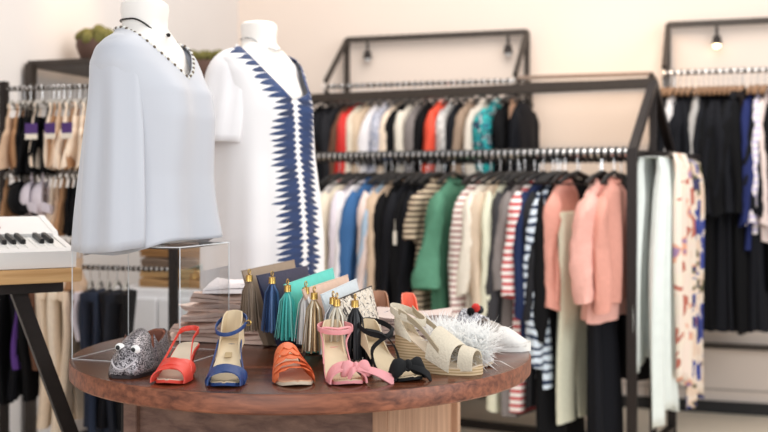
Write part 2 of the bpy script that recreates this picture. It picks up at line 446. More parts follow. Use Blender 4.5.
# stripe mats
st_brown = stripes('e6ddd6', '9b6a66', 38, .6); st_red = stripes('eee6e2', 'c2474a', 33, .55); st_navy = stripes('cfdbe6', '26344e', 26, .6, 2, 1.2); st_grey = stripes('e6e4e2', '8e8e90', 45, .5)
LS = dict(L=.66, sl=.56)
main = [
 (319, S(name='shirt', label='pale grey-white long shirt leftmost on the long rack beside the mannequin', cat='shirt', mt=C['grey_white'], L=.78, sl=.6, twist=4)),
 (329, S(name='blouse', label='cream blouse with long sleeves left of the lilac-grey shirt', cat='blouse', mt=C['cream'], L=.72, sl=.58)),
 (337, S(name='shirt', label='lilac-grey shirt hanging left of the blue denim shirt', cat='shirt', mt=C['lilac'], L=.8, sl=.6, twist=6)),
 (344, S(name='shirt', label='off-white shirt touching the left side of the denim shirt', cat='shirt', mt=C['white'], L=.8, sl=.6)),
 (354, S(name='denim_shirt', label='medium blue denim shirt hanging among the pale shirts', cat='shirt', mt=C['denim'], L=.82, sl=.62, slr=.05)),
 (366, S(name='blouse', label='blush white blouse hanging right of the denim shirt', cat='blouse', mt=C['blush'], L=.8, sl=.6, twist=5)),
 (372, S(name='shirt', label='light blue shirt hanging between the blush blouse and beige cardigan', cat='shirt', mt=C['lightblue'], L=.8, sl=.64)),
 (379, S(name='cardigan', label='beige cardigan hanging just left of the black garments', cat='cardigan', mt=C['beige'], L=.66, sl=.5)),
 (386, S(name='jacket', label='black jacket leftmost of the dark garments on the long rack', cat='jacket', mt=C['black'], L=.95, sl=.6)),
 (394, S(name='dress', label='black long-sleeved dress second of the dark garments on the long rack', cat='dress', mt=C['black2'], L=1.0, sl=.6)),
 (402, S(name='dress', label='black dress with a cream paper price tag on its sleeve', cat='dress', mt=C['black'], L=1.0, sl=.58, twist=6, tagp=(-.25, .0, -.22), hl='black hanger holding the dress with the price tag')),
 (412, S(name='dress', label='black dress hanging right of the dress with the price tag', cat='dress', mt=C['black2'], L=1.0, sl=.6)),
 (420, S(name='top', label='narrow brown and cream striped top left of the green blouse', cat='top', mt=stripes('c9b79c', '4e3c32', 40, .5), L=.75, sl=.2)),
 (436, S(name='blouse', label='green blouse with flared ruffled sleeves on the long rack', cat='blouse', mt=C['green'], L=.68, sl=.40, slr=.055, slh=.075, slout=.07, amp=.16, twist=6, hem=.20)),
 (462, S(name='striped_blouse', label='white top with thin mauve-brown stripes right of the green blouse', cat='top', mt=st_brown, L=.62, sl=.55, twist=4)),
 (474, S(name='sweater', label='cream sweater right of the mauve-brown striped top', cat='sweater', mt=C['offwhite'], L=.62, sl=.42, slr=.05)),
 (484, S(name='cardigan', label='warm beige cardigan hanging between two cream knits', cat='cardigan', mt=mat('cbb8a3', .85), L=.7, sl=.5)),
 (494, S(name='tunic', label='long off-white tunic hanging left of the charcoal top', cat='tunic', mt=C['pistachio'], L=.98, sl=.62)),
 (502, S(name='top', label='charcoal top between off-white tunic and grey dress', cat='top', mt=C['char'], L=.8, sl=.55)),
 (509, S(name='dress', label='grey dress hanging left of the red striped top', cat='dress', mt=C['grey'], L=1.0, sl=.4)),
 (519, S(name='striped_dress', label='white dress with bold red horizontal stripes', cat='dress', mt=st_red, L=.98, sl=.42)),
 (528, S(name='top', label='navy blue top between the red and navy striped garments', cat='top', mt=C['navy'], L=.72, sl=.5)),
 (542, S(name='striped_shirt', label='pale blue shirt with dark diagonal stripes reaching low', cat='shirt', mt=st_navy, L=.86, sl=.7, slr=.05)),
 (546, S(name='dress', label='very long black dress right of the blue striped shirt', cat='dress', mt=C['black'], L=1.14, sl=.6, hem=.22)),
 (553, S(name='sweater', sh=.16, twist=6, label='salmon sweater sleeve showing left of the cream trousers', cat='sweater', mt=C['salmon2'], L=.5, sl=.46, slr=.05)),
 (538, S(name='jacket', label='charcoal jacket hanging between the navy top and the blue striped shirt', cat='jacket', mt=C['dgrey'], L=.95, sl=.5)),
 (563, S(name='trousers', twist=-2, label='long pale cream trousers hanging low left of the salmon pullover', cat='trousers', mt=C['pistachio'], fn='t', L=.88, w=.17, drop=.25, hl='black hanger carrying the pale cream trousers')),
 (594, S(name='dress', label='long black dress hanging between cream trousers and salmon pullover', cat='dress', mt=C['black2'], L=1.06, sl=0, sh=.12, hem=.14)),
 (588, S(name='pullover', label='large salmon pink pullover near the front post', cat='pullover', mt=C['salmon'], L=.58, sl=.42, slr=.065, th=.035, hth=.05, twist=4)),
 (603, S(name='cardigan', sh=.16, twist=6, label='dusty coral cardigan between salmon pullover and steel post', cat='cardigan', mt=C['salmon2'], L=.5, sl=.46, slr=.05)),
]
for i, (px, sp) in enumerate(main):
    sp['seed'] = i+1 
    put_garment(railA, BD, -PD, rz_main, px, RAIL_Z, sp)
# back rail of the long rack: dark clothes glimpsed between the front ones
backA = FR+PD*Lw
g = 'dark clothes on the far rail of the long rack'
protoD = None
for i in range(16):
    s = .14+i*.105
    p = backA+BD*s; col = [C['black'], C['black2'], C['dgrey']][i % 3]
    if i < 3: o = garment_mesh(col, L=.95, sl=.55, seed=60+i).build('dress'); GC[i] = o
    else: o = GC[i % 3].copy(); COL.objects.link(o)
    o.location = (p.x, p.y, RAIL_Z-.105); o.rotation_euler = (0, 0, rz_main+R(random.uniform(-5, 5)))
    tag(o, 'dark dress on the far rail of the long rack, glimpsed between front clothes', 'dress', g)
    hang_hanger((p.x, p.y, RAIL_Z-.079), rz_main, 'black hanger on the far rail of the long rack', 'hangers on the far rail of the long rack')

# centre wall rack garments
cA = wallpt(347, .41); rz_w = math.atan2(WN.y, WN.x)
plaid = blotch(['5a6480', 'c8c8d2', '8c93a8', 'd8d4d4'], 30); teal = blotch(['0b3d5c', '0a7f8e', '1aa6a0', '0c2c4a', 'b7c8c8'], 16)
centre = [
 (312, S(name='jacket', label='black jacket leftmost on the rear wall rack', cat='jacket', mt=C['black'])),
 (322, S(name='jacket', label='black jacket second from left on the rear wall rack', cat='jacket', mt=C['black2'])),
 (331, S(name='jacket', label='charcoal black jacket third from left on the rear wall rack', cat='jacket', mt=C['dgrey'])),
 (340, S(name='blouse', label='dark brown blouse right of the black jackets on wall rack', cat='blouse', mt=C['brown'])),
 (347, S(name='blouse', label='bright red blouse among cream garments on the wall rack', cat='blouse', mt=C['red'], hem=.24, slout=.06)),
 (353, S(name='blouse', label='cream blouse right of the red blouse on the wall rack', cat='blouse', mt=C['cream'])),
 (361, S(name='cardigan', label='beige cardigan left of the white shirt on the wall rack', cat='cardigan', mt=mat('c9b49c', .85))),
 (370, S(name='shirt', label='white shirt left of the plaid shirt on wall rack', cat='shirt', mt=C['white'])),
 (379, S(name='plaid_shirt', label='blue and grey plaid shirt on the wall rack', cat='shirt', mt=plaid)),
 (389, S(name='blouse', label='pale cream blouse right of the plaid shirt on wall rack', cat='blouse', mt=C['nude2'])),
 (396, S(name='top', label='black top between two cream garments on wall rack', cat='top', mt=C['black'])),
 (405, S(name='blouse', label='light beige blouse right of a black top on wall rack', cat='blouse', mt=C['offwhite'])),
 (413, S(name='cardigan', label='taupe grey cardigan left of the black blazer on wall rack', cat='cardigan', mt=C['grey'])),
 (422, S(name='blazer', label='black blazer left of the orange-red jacket on wall rack', cat='blazer', mt=C['black'])),
 (433, S(name='jacket', label='bright orange-red jacket on the rear wall rack', cat='jacket', mt=C['orange'])),
 (445, S(name='top', label='white and grey patterned top right of the orange-red jacket', cat='top', mt=blotch(['555555', 'd8d4d0', '9a9896', 'eeeeee'], 40))),
 (454, S(name='blouse', label='black blouse left of the taupe coat on wall rack', cat='blouse', mt=C['black2'])),
 (463, S(name='coat', label='taupe coat left of the cream shirt on wall rack', cat='coat', mt=mat('9c8775', .85))),
 (476, S(name='shirt', label='cream shirt left of the teal print blouse', cat='shirt', mt=mat('ddd3c6', .8))),
 (489, S(name='print_blouse', label='teal and navy printed blouse on the wall rack', cat='blouse', mt=teal, slr=.07)),
 (503, S(name='dress', label='black dress right of the teal print blouse', cat='dress', mt=C['black'])),
 (511, S(name='top', label='blush tan satin top second from right on wall rack', cat='top', mt=C['tanp'], sh=.10, hem=.15, sl=0, L=.42)),
 (517, S(name='dress', label='black dress at the right end of rear wall rack', cat='dress', mt=C['black2'])),
]
for i, (px, sp) in enumerate(centre):
    sp['seed'] = i+101; sp.setdefault('L', .62); sp.setdefault('sl', .52)
    put_garment(cA, WD, WN, rz_w, px, zc, sp)

# right wall rack garments
rA = wallpt(668, .41)
gB = 'black dresses on the right wall rack'
right = []
for px in (662, 667, 673, 679, 685, 691, 703, 708, 713, 718, 723, 728, 733, 742, 757, 765):
    right.append((px, S(name='dress', label='black dress in the dark run on the right wall rack', cat='dress', mt=[C['black'], C['black2']][px % 2], group=gB, hang='wood', L=1.2, sl=.55, th=.035, hth=.05)))
right += [
 (672, S(name='blouse', label='light grey blouse at the left end of right wall rack', cat='blouse', mt=C['grey_white'], L=.5, sl=.45, hang='wood')),
 (698, S(name='blouse', label='silver grey blouse hanging within the black run at right', cat='blouse', mt=mat('a8a4a0', .5), L=.62, sl=.5, hang='wood')),
 (737, S(name='trousers', label='dark grey pleated trousers with price tag on right wall rack', cat='trousers', mt=C['dgrey'], fn='t', L=1.2, w=.17, drop=.12, hang='wood')),
 (744, S(name='trousers', label='brown-black trousers left of the navy coat at right', cat='trousers', mt=mat('2a2322', .8), fn='t', L=1.22, w=.17, drop=.12, hang='wood')),
 (752, S(name='coat', label='navy coat near the right frame edge', cat='coat', mt=mat('232c5c', .8), L=.8, sl=.6, hang='wood')),
 (760, S(name='shirt', label='pale lilac striped shirt touching the right frame edge', cat='shirt', mt=stripes('c8c0dc', 'e8e0e0', 30, .5), L=.72, sl=.6, hang='wood')),
 (768, S(name='shirt', label='pinkish cream shirt cut by the right frame edge', cat='shirt', mt=C['blush'], L=.75, sl=.6, hang='wood')),
 (776, S(name='dress', label='black dress right of the pinkish cream shirt', cat='dress', mt=C['black'], L=1.0, hang='wood')),
]
for i, (px, sp) in enumerate(right):
    sp['seed'] = i+201
    if sp.get('group'): sp['hl'] = 'wooden hanger in the dark run on the right wall rack'
    put_garment(rA, WD, WN, rz_w, px, zr, sp)

# scarves over the end rail of the long rack
def scarf(name, label, mt, v0, wd, L1, L2, seed, outw=0):
    m = MB(); rnd = random.Random(seed); ph = rnd.uniform(0, 6)
    pts = []
    n = 46; cols = 28
    tot = L1+L2
    rings = []
    for j in range(n+1):
        d = -L2+tot*j/n      # arc coordinate, 0 at the rail
        if d < 0: z = d*1.0; o_ = -.02
        else: z = -d; o_ = .02
        cz = -abs(d); top = math.exp(-abs(d)/.02)
        row = []
        for i in range(cols+1):
            u = i/cols-.5; spread = 1+.45*sm(0, .5, abs(d))
            fold = .022*math.sin(u*22+ph+abs(d)*1.2)*sm(0, .2, abs(d))+.012*math.sin(u*41+ph*2)
            row.append((v0+u*wd*spread+.02*math.sin(abs(d)*5+ph)+.03*u*abs(d), o_*(1-top)*1.5+fold*(1 if d > 0 else -1)*.8+(.014 if d > 0 else -.014), cz+.02*top+.03*math.sin(u*6+ph)*sm(.5*L1, L1, abs(d))))
        rings.append(row)
    base = FR-BD*outw
    def W(p): return base+PD*p[0]-BD*(p[1])+Vector((0, 0, RAIL_Z+p[2]))
    vs = [W(p) for r in rings for p in r]; w_ = cols+1
    fs = [[a*w_+b, a*w_+b+1, (a+1)*w_+b+1, (a+1)*w_+b] for a in range(n) for b in range(cols)]
    m.add(vs, fs, mt); o = m.build(name)
    md = o.modifiers.new('t', 'SOLIDIFY'); md.thickness = .003
    tag(o, label, 'scarf'); return o
flor = blotch(['b86a5a', 'eadccb', 'ead9cc', 'e9dccd', 'dfa58a', '9a7aa0'], 5)
flor2 = blotch(['202a6a', '34428e', 'e6d6c4', 'dfc6b0', '5a5638', '30305a'], 5)
scarf('scarf', 'pale mint and white plain scarf draped over the rack end', mat('dfe6e2', .85, 0, .3, 20, .08), .20, .26, 1.12, .9, 3, .05)
scarf('scarf', 'cream scarf with coral flower print draped over the rack end', flor, .36, .20, 1.0, .9, 5, .09)
scarf('scarf', 'cream, navy and olive floral scarf at the far rack end', flor2, .60, .18, 1.12, .8, 8, .09)

# ------------------------------------------------------------ left: shelf with planters, lingerie rack
sh0 = at(27, 66, 4.35); z_s = sh0.z
def lwall(D_target_px, off=0):  # point on left wall at pixel column
    k = (D_target_px-384)/F; A = corner+WD*off
    s = (k*A.y-A.x)/(WN.x-k*WN.y)
    return A+WN*s
a = lwall(27, 0.02); b = corner+WN*.25+WD*.02; a.z = b.z = 0
zsh = CZ+(HZ-64)*a.y/F
shf = empty('wall_shelf', a, 0, 'dark steel shelf along the left wall carrying two mossy planters', 'shelf')
L_ = b-a; up = Vector((0, 0, 1))
MB().beam(WD*.16+up*zsh, L_+WD*.16+up*zsh, .32, dark_steel, .03).build('shelf_board', shf)
MB().beam(WD*.02, WD*.02+up*zsh, .04, dark_steel).build('post', shf)
MB().beam(WD*.30+L_*0.98, WD*.30+L_*.98+up*zsh, .04, dark_steel).build('post', shf)
MB().beam(WD*.02+L_*.98, WD*.02+L_*.98+up*zsh, .04, dark_steel).build('post', shf)
pot_m = mat('5b4238', .8, 0, .3, 20, .2, 'clay'); moss_m = mat('6a6534', .95, 0, 1, 60, .5, 'moss')
def planter(px, label, r=.105):
    k = (px-384)/F; A = a+WD*.16; s = (k*A.y-A.x)/(WN.x-k*WN.y); p = A+WN*s
    e = empty('moss_planter', (p.x, p.y, zsh+.0155), 0, label, 'planter', None)
    m = MB(); m.lathe([(r*.5, 0), (r*.8, r*.35), (r*1.0, r*.9), (r*.98, r*1.15), (r*.9, r*1.15), (r*.85, r*1.0)], pot_m, 28); m.build('pot', e)
    m = MB(); rnd = random.Random(int(px))
    for i in range(60):
        aa = rnd.uniform(0, 6.28); q = r*.85*math.sqrt(rnd.random())
        m.ball((q*math.cos(aa), q*math.sin(aa), r*1.12+rnd.uniform(0, .04)), rnd.uniform(.018, .035), moss_m, n=6)
    m.build('moss', e); return e
planter(99, 'moss filled brown clay planter behind the left mannequin neck')
planter(203, 'moss filled brown clay planter on the shelf between both mannequins', .12)

LA = Vector(((4-384)/F*4.2, 4.2, 0)); LL = .75
lr = empty('lingerie_rack', LA+WD*LL/2, 0, 'black steel multi-rail rack of lingerie at far left', 'clothing rack')
lo = lr.location.copy()
rails = [CZ+(HZ-88)*4.15/F, CZ+(HZ-158)*4.15/F, CZ+(HZ-228)*4.15/F, CZ+(HZ-266)*4.15/F]
for s in (0, LL):
    MB().beam(LA+WD*s-lo, LA+WD*s-lo+up*(rails[0]+.03), .03, black_steel).build('post', lr)
    MB().beam(LA+WD*s-lo+WN*.28+up*.015, LA+WD*s-lo-WN*.28+up*.015, .035, black_steel, .02).build('foot', lr)
    for sg in (1, -1): MB().beam(LA+WD*s-lo+WN*.24*sg+up*.02, LA+WD*s-lo+up*.3, .018, black_steel).build('brace', lr)
for i, z in enumerate(rails):
    m = MB(); ribbed_rail(m, LA-lo+up*z, LA+WD*LL-lo+up*z, .007, .022, chrome, dark_steel, .010); m.build('hanging_rail', lr)
def bra_mesh(mt, tagm=None):
    m = MB()
    for s in (-1, 1):
        rings = []
        for i in range(9):
            t = i/8; r = .062*math.sqrt(max(0, 1-t**2))+.003
            rings.append([Vector((s*.062+r*math.cos(a)*1.0, -.05*t, -.09+r*math.sin(a)*(1.15 if math.sin(a) > 0 else .9))) for a in [2*math.pi*k/16 for k in range(16)]])
        m.loft(rings, mt, True, True)
        m.tube([(s*.062, 0, -.03), (s*.085, 0, .0), (s*.08, 0, .02)], .004, mt, 6)
        m.band([(s*.12, 0, -.11), (s*.14, .03, -.12), (s*.07, .05, -.13), (0, .05, -.13)], (0, 0, 1), .035, .004, mt)
    return m
pr = mat('4a2a6e', .7, 0, 0, 30, .1, 'purple_card')
lg = [('black', C['black']), ('nude', C['nude']), ('cream', C['nude2']), ('white', C['lilac']), ('tan', mat('a97f5c', .8))]
def ling(i, px, tier, kind, colname, mt, label, L=.26, tagc=False, sh=.12):
    z = rails[tier]; s = hook_s(LA, WD, WN, sh*.8, px); p = LA+WD*s; p.z = z
    if kind == 'c': me = garment_mesh(mt, L=L, sh=sh, hem=sh*1.05, sl=0, th=.014, hth=.022, strap=True, seed=300+i); nm = 'camisole'; dr = .115
    elif kind == 'b': me = bra_mesh(mt); nm = 'bra'; dr = .075
    else: me = trouser_mesh(mt, L=L, w=.1, seed=300+i); nm = 'trousers'; dr = .09
    o = me.build(nm); o.location = p-Vector((0, 0, dr)); o.rotation_euler = (0, 0, rz_w+R(random.uniform(10, 28) if kind != 'b' else random.uniform(20, 60)))
    tag(o, label, nm)
    if tagc:
        m = MB(); m.box((0, 0, 0), (.05, .002, .04), pr); m.box((0, 0, -.03), (.05, .002, .02), paper)
        t = m.build('swing_tag', o); t.location = (sh*1.05+.006, 0, -.05); t.rotation_euler = (0, 0, R(70)); t['label'] = 'purple and white swing tag'
    if kind != 't': hh_ = hang_hanger(p-Vector((0, 0, .048)), o.rotation_euler[2], 'clear hanger holding the '+' '.join(label.split()[:10]), None, 'clear')
    else: hh_ = hang_hanger(p-Vector((0, 0, .048)), o.rotation_euler[2], 'clear clip hanger holding the '+' '.join(label.split()[:9]), None, 'clear')
    hh_.scale = (.62, .62, .62)
top = [(-4, 'nude'), (3, 'tan'), (9, 'black'), (15, 'black'), (21, 'cream'), (27, 'black'), (34, 'black'), (39, 'cream'), (44, 'tan'), (49, 'nude'), (55, 'cream'), (60, 'tan'), (65, 'cream'), (71, 'cream'), (78, 'nude')]
ordn = ['first', 'second', 'third', 'fourth', 'fifth', 'sixth', 'seventh', 'eighth', 'ninth', 'tenth', 'eleventh', 'twelfth', 'thirteenth', 'fourteenth', 'fifteenth', 'sixteenth']
D_ = dict(lg)
for i, (px, c) in enumerate(top):
    ling(i, px, 0, 'c', c, D_[c], f'{c} camisole, {ordn[i]} from left on the top lingerie rail', .22 if c == 'black' else .20, i in (4, 9, 12))
mid = [(-3, 'tan'), (6, 'black'), (14, 'black'), (24, 'white'), (33, 'white'), (42, 'cream'), (48, 'nude'), (54, 'tan'), (60, 'black'), (66, 'black'), (73, 'black')]
for i, (px, c) in enumerate(mid):
    ling(30+i, px, 1, 'b' if c in ('white', 'black') and i < 5 else 'c', c, D_[c], f'{c} {"bra" if c in ("white","black") and i<5 else "camisole"}, {ordn[i]} from left on the second lingerie rail', .18, False, .10)
low = [(28, 'nude'), (34, 'black'), (40, 'cream'), (48, 'nude'), (55, 'cream'), (62, 'tan'), (69, 'nude')]
for i, (px, c) in enumerate(low):
    ling(60+i, px, 2, 'c', c, D_[c], f'{c} camisole, {ordn[i]} from left on the third lingerie rail', .12, False, .08)
bot = [(-6, C['black'], 'black', .44), (3, C['black2'], 'soft black', .42), (11, C['purple'], 'purple', .3), (17, C['black'], 'deep black', .42), (24, C['brown'], 'brown', .3), (36, mat('e8d6c0', .85), 'beige', .52), (46, mat('eedfcb', .85), 'light beige', .55), (58, mat('e6d2bb', .85), 'sand beige', .5), (68, C['lilac'], 'lilac white', .18), (76, mat('252c3c', .85), 'dark navy', .5), (85, mat('2a3346', .85), 'indigo denim', .55), (94, C['black2'], 'faded black', .5), (103, mat('20242e', .85), 'inky blue', .52), (112, C['black'], 'jet black', .5)]
for i, (px, mt, c, L) in enumerate(bot):
    ling(80+i, px, 3, 't', c, mt, f'{c} trousers hanging under the keyboard, {ordn[i]} from left', L)

# cabinet with folded clothes seen through the acrylic box
rzw = math.atan2(WD.y, WD.x)
def folded_mesh(mt, w=.3, d=.22, h=.03, layers=2, seed=0):
    rnd = random.Random(seed); m = MB(); th = h/(layers*1.25)
    path = []
    for l in range(layers):
        z = th*.6+l*h/layers
        xs = [-w/2+w*i/10 for i in range(11)]
        if l % 2: xs = xs[::-1]
        path += [(x, z) for x in xs]
        if l < layers-1:
            e = xs[-1]; sg = 1 if e > 0 else -1
            path += [(e+sg*h/layers*.45*math.sin(R(q)), z+h/layers*.5*(1-math.cos(R(q)))) for q in (45, 90, 135)]
    rings = []; rows = 16
    ph = [rnd.uniform(0, 6) for _ in range(4)]
    n = len(path)
    outer = []; inner = []
    for i in range(n):
        a = path[max(0, i-1)]; b = path[min(n-1, i+1)]
        tx, tz = b[0]-a[0], b[1]-a[1]; l = math.hypot(tx, tz) or 1
        nx, nz = -tz/l, tx/l
        outer.append((path[i][0]+nx*th*.5, path[i][1]+nz*th*.5)); inner.append((path[i][0]-nx*th*.5, path[i][1]-nz*th*.5))
    prof = outer+inner[::-1]
    for j in range(rows+1):
        t = j/rows; y = -d/2+d*t
        e = 1 if 0 < j < rows else .90
        rings.append([Vector((x*(1 if 0 < j < rows else .97)*(1+.03*math.sin(ph[0]+t*7))+.006*math.sin(z*120+ph[3]), y+.010*math.sin(z*90+ph[1]), max(.0, z*e+.006*math.sin(x*30+ph[2]+t*5)*z/h))) for x, z in prof])
    m.loft(rings, mt, True, True); return m
cb = at(165, 290, 4.75); ch = cb.z
cab = empty('display_cabinet', (cb.x+.02, cb.y+.2, 0), rzw, 'white display cabinet seen through the clear acrylic riser', 'cabinet')
wh = mat('e6e6e8', .6, 0, 0, 20, .02, 'white_laminate')
MB().box((0, 0, ch/2), (.50, .36, ch), wh, None, .004).build('carcass', cab)
for s in (-1, 1):
    dd = MB().box((s*.123, -.186, ch/2), (.236, .016, ch-.08), wh, None, .003).build('door', cab)
    MB().box((s*.03, -.2, ch/2), (.008, .014, .12), chrome, None, .002).build('handle', dd)
fcols = [('tan', 'b58f62'), ('camel', 'c39d6c'), ('grey-brown', '8c7868'), ('caramel', 'a97d4f'), ('sand', 'c8a97c')]
zz = ch
for i, (nm, c) in enumerate(fcols):
    o = folded_mesh(mat(c, .9), .30, .26, .042, 2, 400+i).build('folded_sweater'); o.location = (cab.location.x+.02, cab.location.y, zz+.001); o.rotation_euler = (0, 0, rzw+R(random.uniform(-5, 5))); zz += .046
    tag(o, f'{nm} folded sweater, {ordn[i]} from the bottom on the white cabinet', 'sweater')
# leaning dark frame behind cabinet
pf = at(198, 255, 4.55)
e = empty('picture_frame', (pf.x+.02, pf.y+.55, ch+.0), rzw, 'dark framed black and white print left of the dressed mannequin', 'picture')
e.location.z = 0.0
MB().beam((0, 0, 0), (0, 0, 1.05), .05, black_steel).build('stand_post', e)
MB().box((0, -.04, 1.02), (.20, .02, .24), black_steel, None, .003).build('frame', e)
MB().box((0, -.052, 1.02), (.16, .006, .20), blotch(['1a1a1c', '77777c', 'b8b6b8', '3a3a3e'], 14)).build('print', e)
MB().box((0, 0, .01), (.25, .2, .02), black_steel, None, .003).build('foot', e)

mp_ = at(50, 421, 5.2)
tag(MB().box((-1.42, 4.45, .005), (1.1, 1.1, .008), mat('2b2726', .95, 0, .4, 90, .2, 'rug_pile'), Matrix.Rotation(rzw, 3, 'Z'), .001).build('floor_mat'), 'dark floor mat under the lingerie rack at far left', 'mat')
# ------------------------------------------------------------ keyboard on stand
KC = at(80, 269, 2.70)         # right front corner of the wood top
kx = Vector((-.86, -.51, 0)).normalized(); ky = Vector((-.51, .86, 0)).normalized()
rk2 = math.atan2(-kx.y, -kx.x)
ks = empty('keyboard_stand', (KC.x, KC.y, 0), rk2, 'oak topped stand with black angled steel legs carrying the keyboard', 'stand')
# local: +x right, +y back
MB().box((-.6, .28, KC.z-.013), (1.2, .6, .034), oak, None, .003).build('top_board', ks)
MB().beam((-1.1, .06, KC.z-.045), (-.03, .06, KC.z-.045), .03, black_steel).build('under_rail', ks)
for y in (.10,):
    MB().beam((-.14, y, KC.z-.035), (-.14+.36*.98+.0, y, .01), .036, black_steel, .036).build('leg', ks)
    MB().beam((-1.0, y, KC.z-.035), (-1.25, y, .01), .036, black_steel, .036).build('leg', ks)
kb = empty('electronic_keyboard', (KC.x, KC.y, KC.z+.0055), rk2, 'white electronic keyboard with black keys on the oak stand', 'keyboard')
kb.rotation_euler = (R(8.5), 0, rk2)
kw = mat('ece9e6', .4, 0, 0, 20, .02, 'white_plastic')
m = MB(); Wk = 1.15; ox = -.01
prof = [(0.0, 0), (0, .042), (.03, .045), (.032, .030), (.185, .030), (.187, .052), (.36, .068), (.36, -.053)]
m.loft([[Vector((x, y, z)) for y, z in prof] for x in (ox-.015, ox-Wk)], kw, True, True); m.build('body', kb, smooth=False)
m = MB(); m.box((ox-.0075, .25, .05), (.015, .5, .1), kw, None, .004); 
m = MB(); m.loft([[Vector((x, y, z)) for y, z in [(0, 0), (0, .043), (.19, .045), (.2, .055), (.36, .071), (.36, -.053)]] for x in (ox, ox-.015)], kw, True, True); m.build('end_cheek', kb, smooth=False)
wkm = mat('f4f2ee', .3, 0, 0, 20, .01, 'white_key')
x = ox-.018; nwk = 40
for i in range(nwk):
    MB().box((x-.0115, .108, .037), (.0222, .148, .014), wkm, None, .001).build('white_key', kb, smooth=False)
    if i % 7 not in (2, 6):
        MB().box((x-.023, .137, .049), (.0115, .092, .014), blackpl, None, .0015).build('black_key', kb, smooth=False)
    x -= .0232
m = MB(); Mx = Matrix.Rotation(math.atan2(.028, .313), 3, 'X')
m.box((-.33, .26, .060), (.34, .08, .004), mat('3a3a3c', .4, 0, 0, 20, .05, 'panel'), Mx); m.build('control_panel', kb, smooth=False)
m = MB(); m.box((-.20, .262, .0625), (.10, .05, .003), mat('b0513f', .4, 0, 0, 20, .05, 'display'), Mx); m.build('display', kb, smooth=False)

# ------------------------------------------------------------ round table
TC = Vector((-.199, 2.643, TZ)); TR = .558
tb = empty('round_table', (TC.x, TC.y, 0), 0, 'round walnut display table with shoes and clutch bags on it', 'table')
m = MB(); m.lathe([(TR-.004, TZ-.042), (TR, TZ-.038), (TR, TZ-.004), (TR-.002, TZ-.001)], rim_wood, 128)
m.lathe([(TR-.002, TZ-.001), (TR-.006, TZ), (.001, TZ)], table_wood, 128, cap=False); m.build('tabletop', tb)
rb = R(-18)
ped = .61/2
pc = Vector((0, .04, 0)); Mz = Matrix.Rotation(rb, 3, 'Z')
def pl(x, y, z): 
    v = Mz @ Vector((x, y, 0)); return Vector((v.x, v.y+.04, z))
H = TZ-.042
mats4 = [('front', grey_wood), ('right', light_wood), ('back', grey_wood), ('left', grey_wood)]
for nm, (x, y, sx, sy) in zip(mats4, [(0, -ped, .58, .02), (ped, 0, .02, .58), (0, ped, .58, .02), (-ped, 0, .02, .58)]):
    MB().box(pl(x*.97, y*.97, H/2), (sx, sy, H), nm[1], Mz).build('side_panel', tb, smooth=False)
for x in (-1, 1):
    for y in (-1, 1):
        MB().box(pl(x*ped, y*ped, H/2), (.035, .035, H), light_wood if x > 0 else grey_wood, Mz, .002).build('corner_post', tb, smooth=False)
MB().box(pl(-ped-.022, -ped+.0, H/2), (.012, .02, H), black_steel, Mz).build('steel_edge', tb)

# acrylic riser
acr, t_, b_, N, L2 = nt('clear_acrylic')
N.remove(b_); tr = N.new('ShaderNodeBsdfTransparent'); tr.inputs[0].default_value = (.975, .98, .985, 1); gl = N.new('ShaderNodeBsdfGlossy'); gl.inputs['Roughness'].default_value = .03
fz = N.new('ShaderNodeFresnel'); fz.inputs[0].default_value = 1.12; mxs = N.new('ShaderNodeMixShader')
L2.new(fz.outputs[0], mxs.inputs[0]); L2.new(tr.outputs[0], mxs.inputs[1]); L2.new(gl.outputs[0], mxs.inputs[2]); L2.new(mxs.outputs[0], N['Material Output'].inputs[0])
edge_m = mat('e4e8ea', .15, 0, 0, 20, .02, 'acrylic_edge_highlight')  # whitish colour paints in the bright highlights along the riser edges
cs = [Vector((-.732, 2.505)), Vector((-.461, 2.41)), Vector((-.383, 2.635)), Vector((-.654, 2.73))]
BH = .268; cc = sum(cs, Vector((0, 0)))/4
rs = empty('acrylic_riser', (cc.x, cc.y, TZ), 0, 'clear acrylic box riser on the table under the left mannequin', 'riser')
for i in range(4):
    p, q = cs[i]-cc, cs[(i+1) % 4]-cc
    MB().add([(p.x, p.y, .001), (q.x, q.y, .001), (q.x, q.y, BH), (p.x, p.y, BH), (p.x*.98, p.y*.98, .001), (q.x*.98, q.y*.98, .001), (q.x*.98, q.y*.98, BH), (p.x*.98, p.y*.98, BH)], [[0, 1, 2, 3], [7, 6, 5, 4], [0, 4, 5, 1], [3, 2, 6, 7]], acr) 
    m = MB(); m.add([(p.x, p.y, .001), (q.x, q.y, .001), (q.x, q.y, BH), (p.x, p.y, BH)], [[0, 1, 2, 3]], acr)
    pn = m.build('side_panel', rs, smooth=False)
    m = MB(); m.tube([(p.x, p.y, .001), (p.x, p.y, BH)], .0011, edge_m, 6); m.tube([(p.x, p.y, .0015), (q.x, q.y, .0015)], .0008, edge_m, 6)
    m.tube([(p.x, p.y, BH), (q.x, q.y, BH)], .0012, edge_m, 6); m.build('edge', pn)
m = MB(); m.add([(p.x-cc.x, p.y-cc.y, BH) for p in cs]+[(p.x-cc.x, p.y-cc.y, BH-.004) for p in cs], [[0, 1, 2, 3], [7, 6, 5, 4]], acr); m.build('top_panel', rs, smooth=False)

# ------------------------------------------------------------ mannequins
def torso_ring(z, hw, df, db, n=40, yo=0, bust=0):
    r = []
    for k in range(n):
        a = 2*math.pi*k/n; ca, sa = math.cos(a), math.sin(a)
        x = hw*(abs(ca)**.85)*(1 if ca >= 0 else -1)
        dd = df if sa < 0 else db
        y = yo+dd*(abs(sa)**.9)*(1 if sa >= 0 else -1)
        if bust and sa < 0: y -= bust*math.exp(-((abs(x)-.075)/.05)**2)
        r.append(Vector((x, y, z)))
    return r
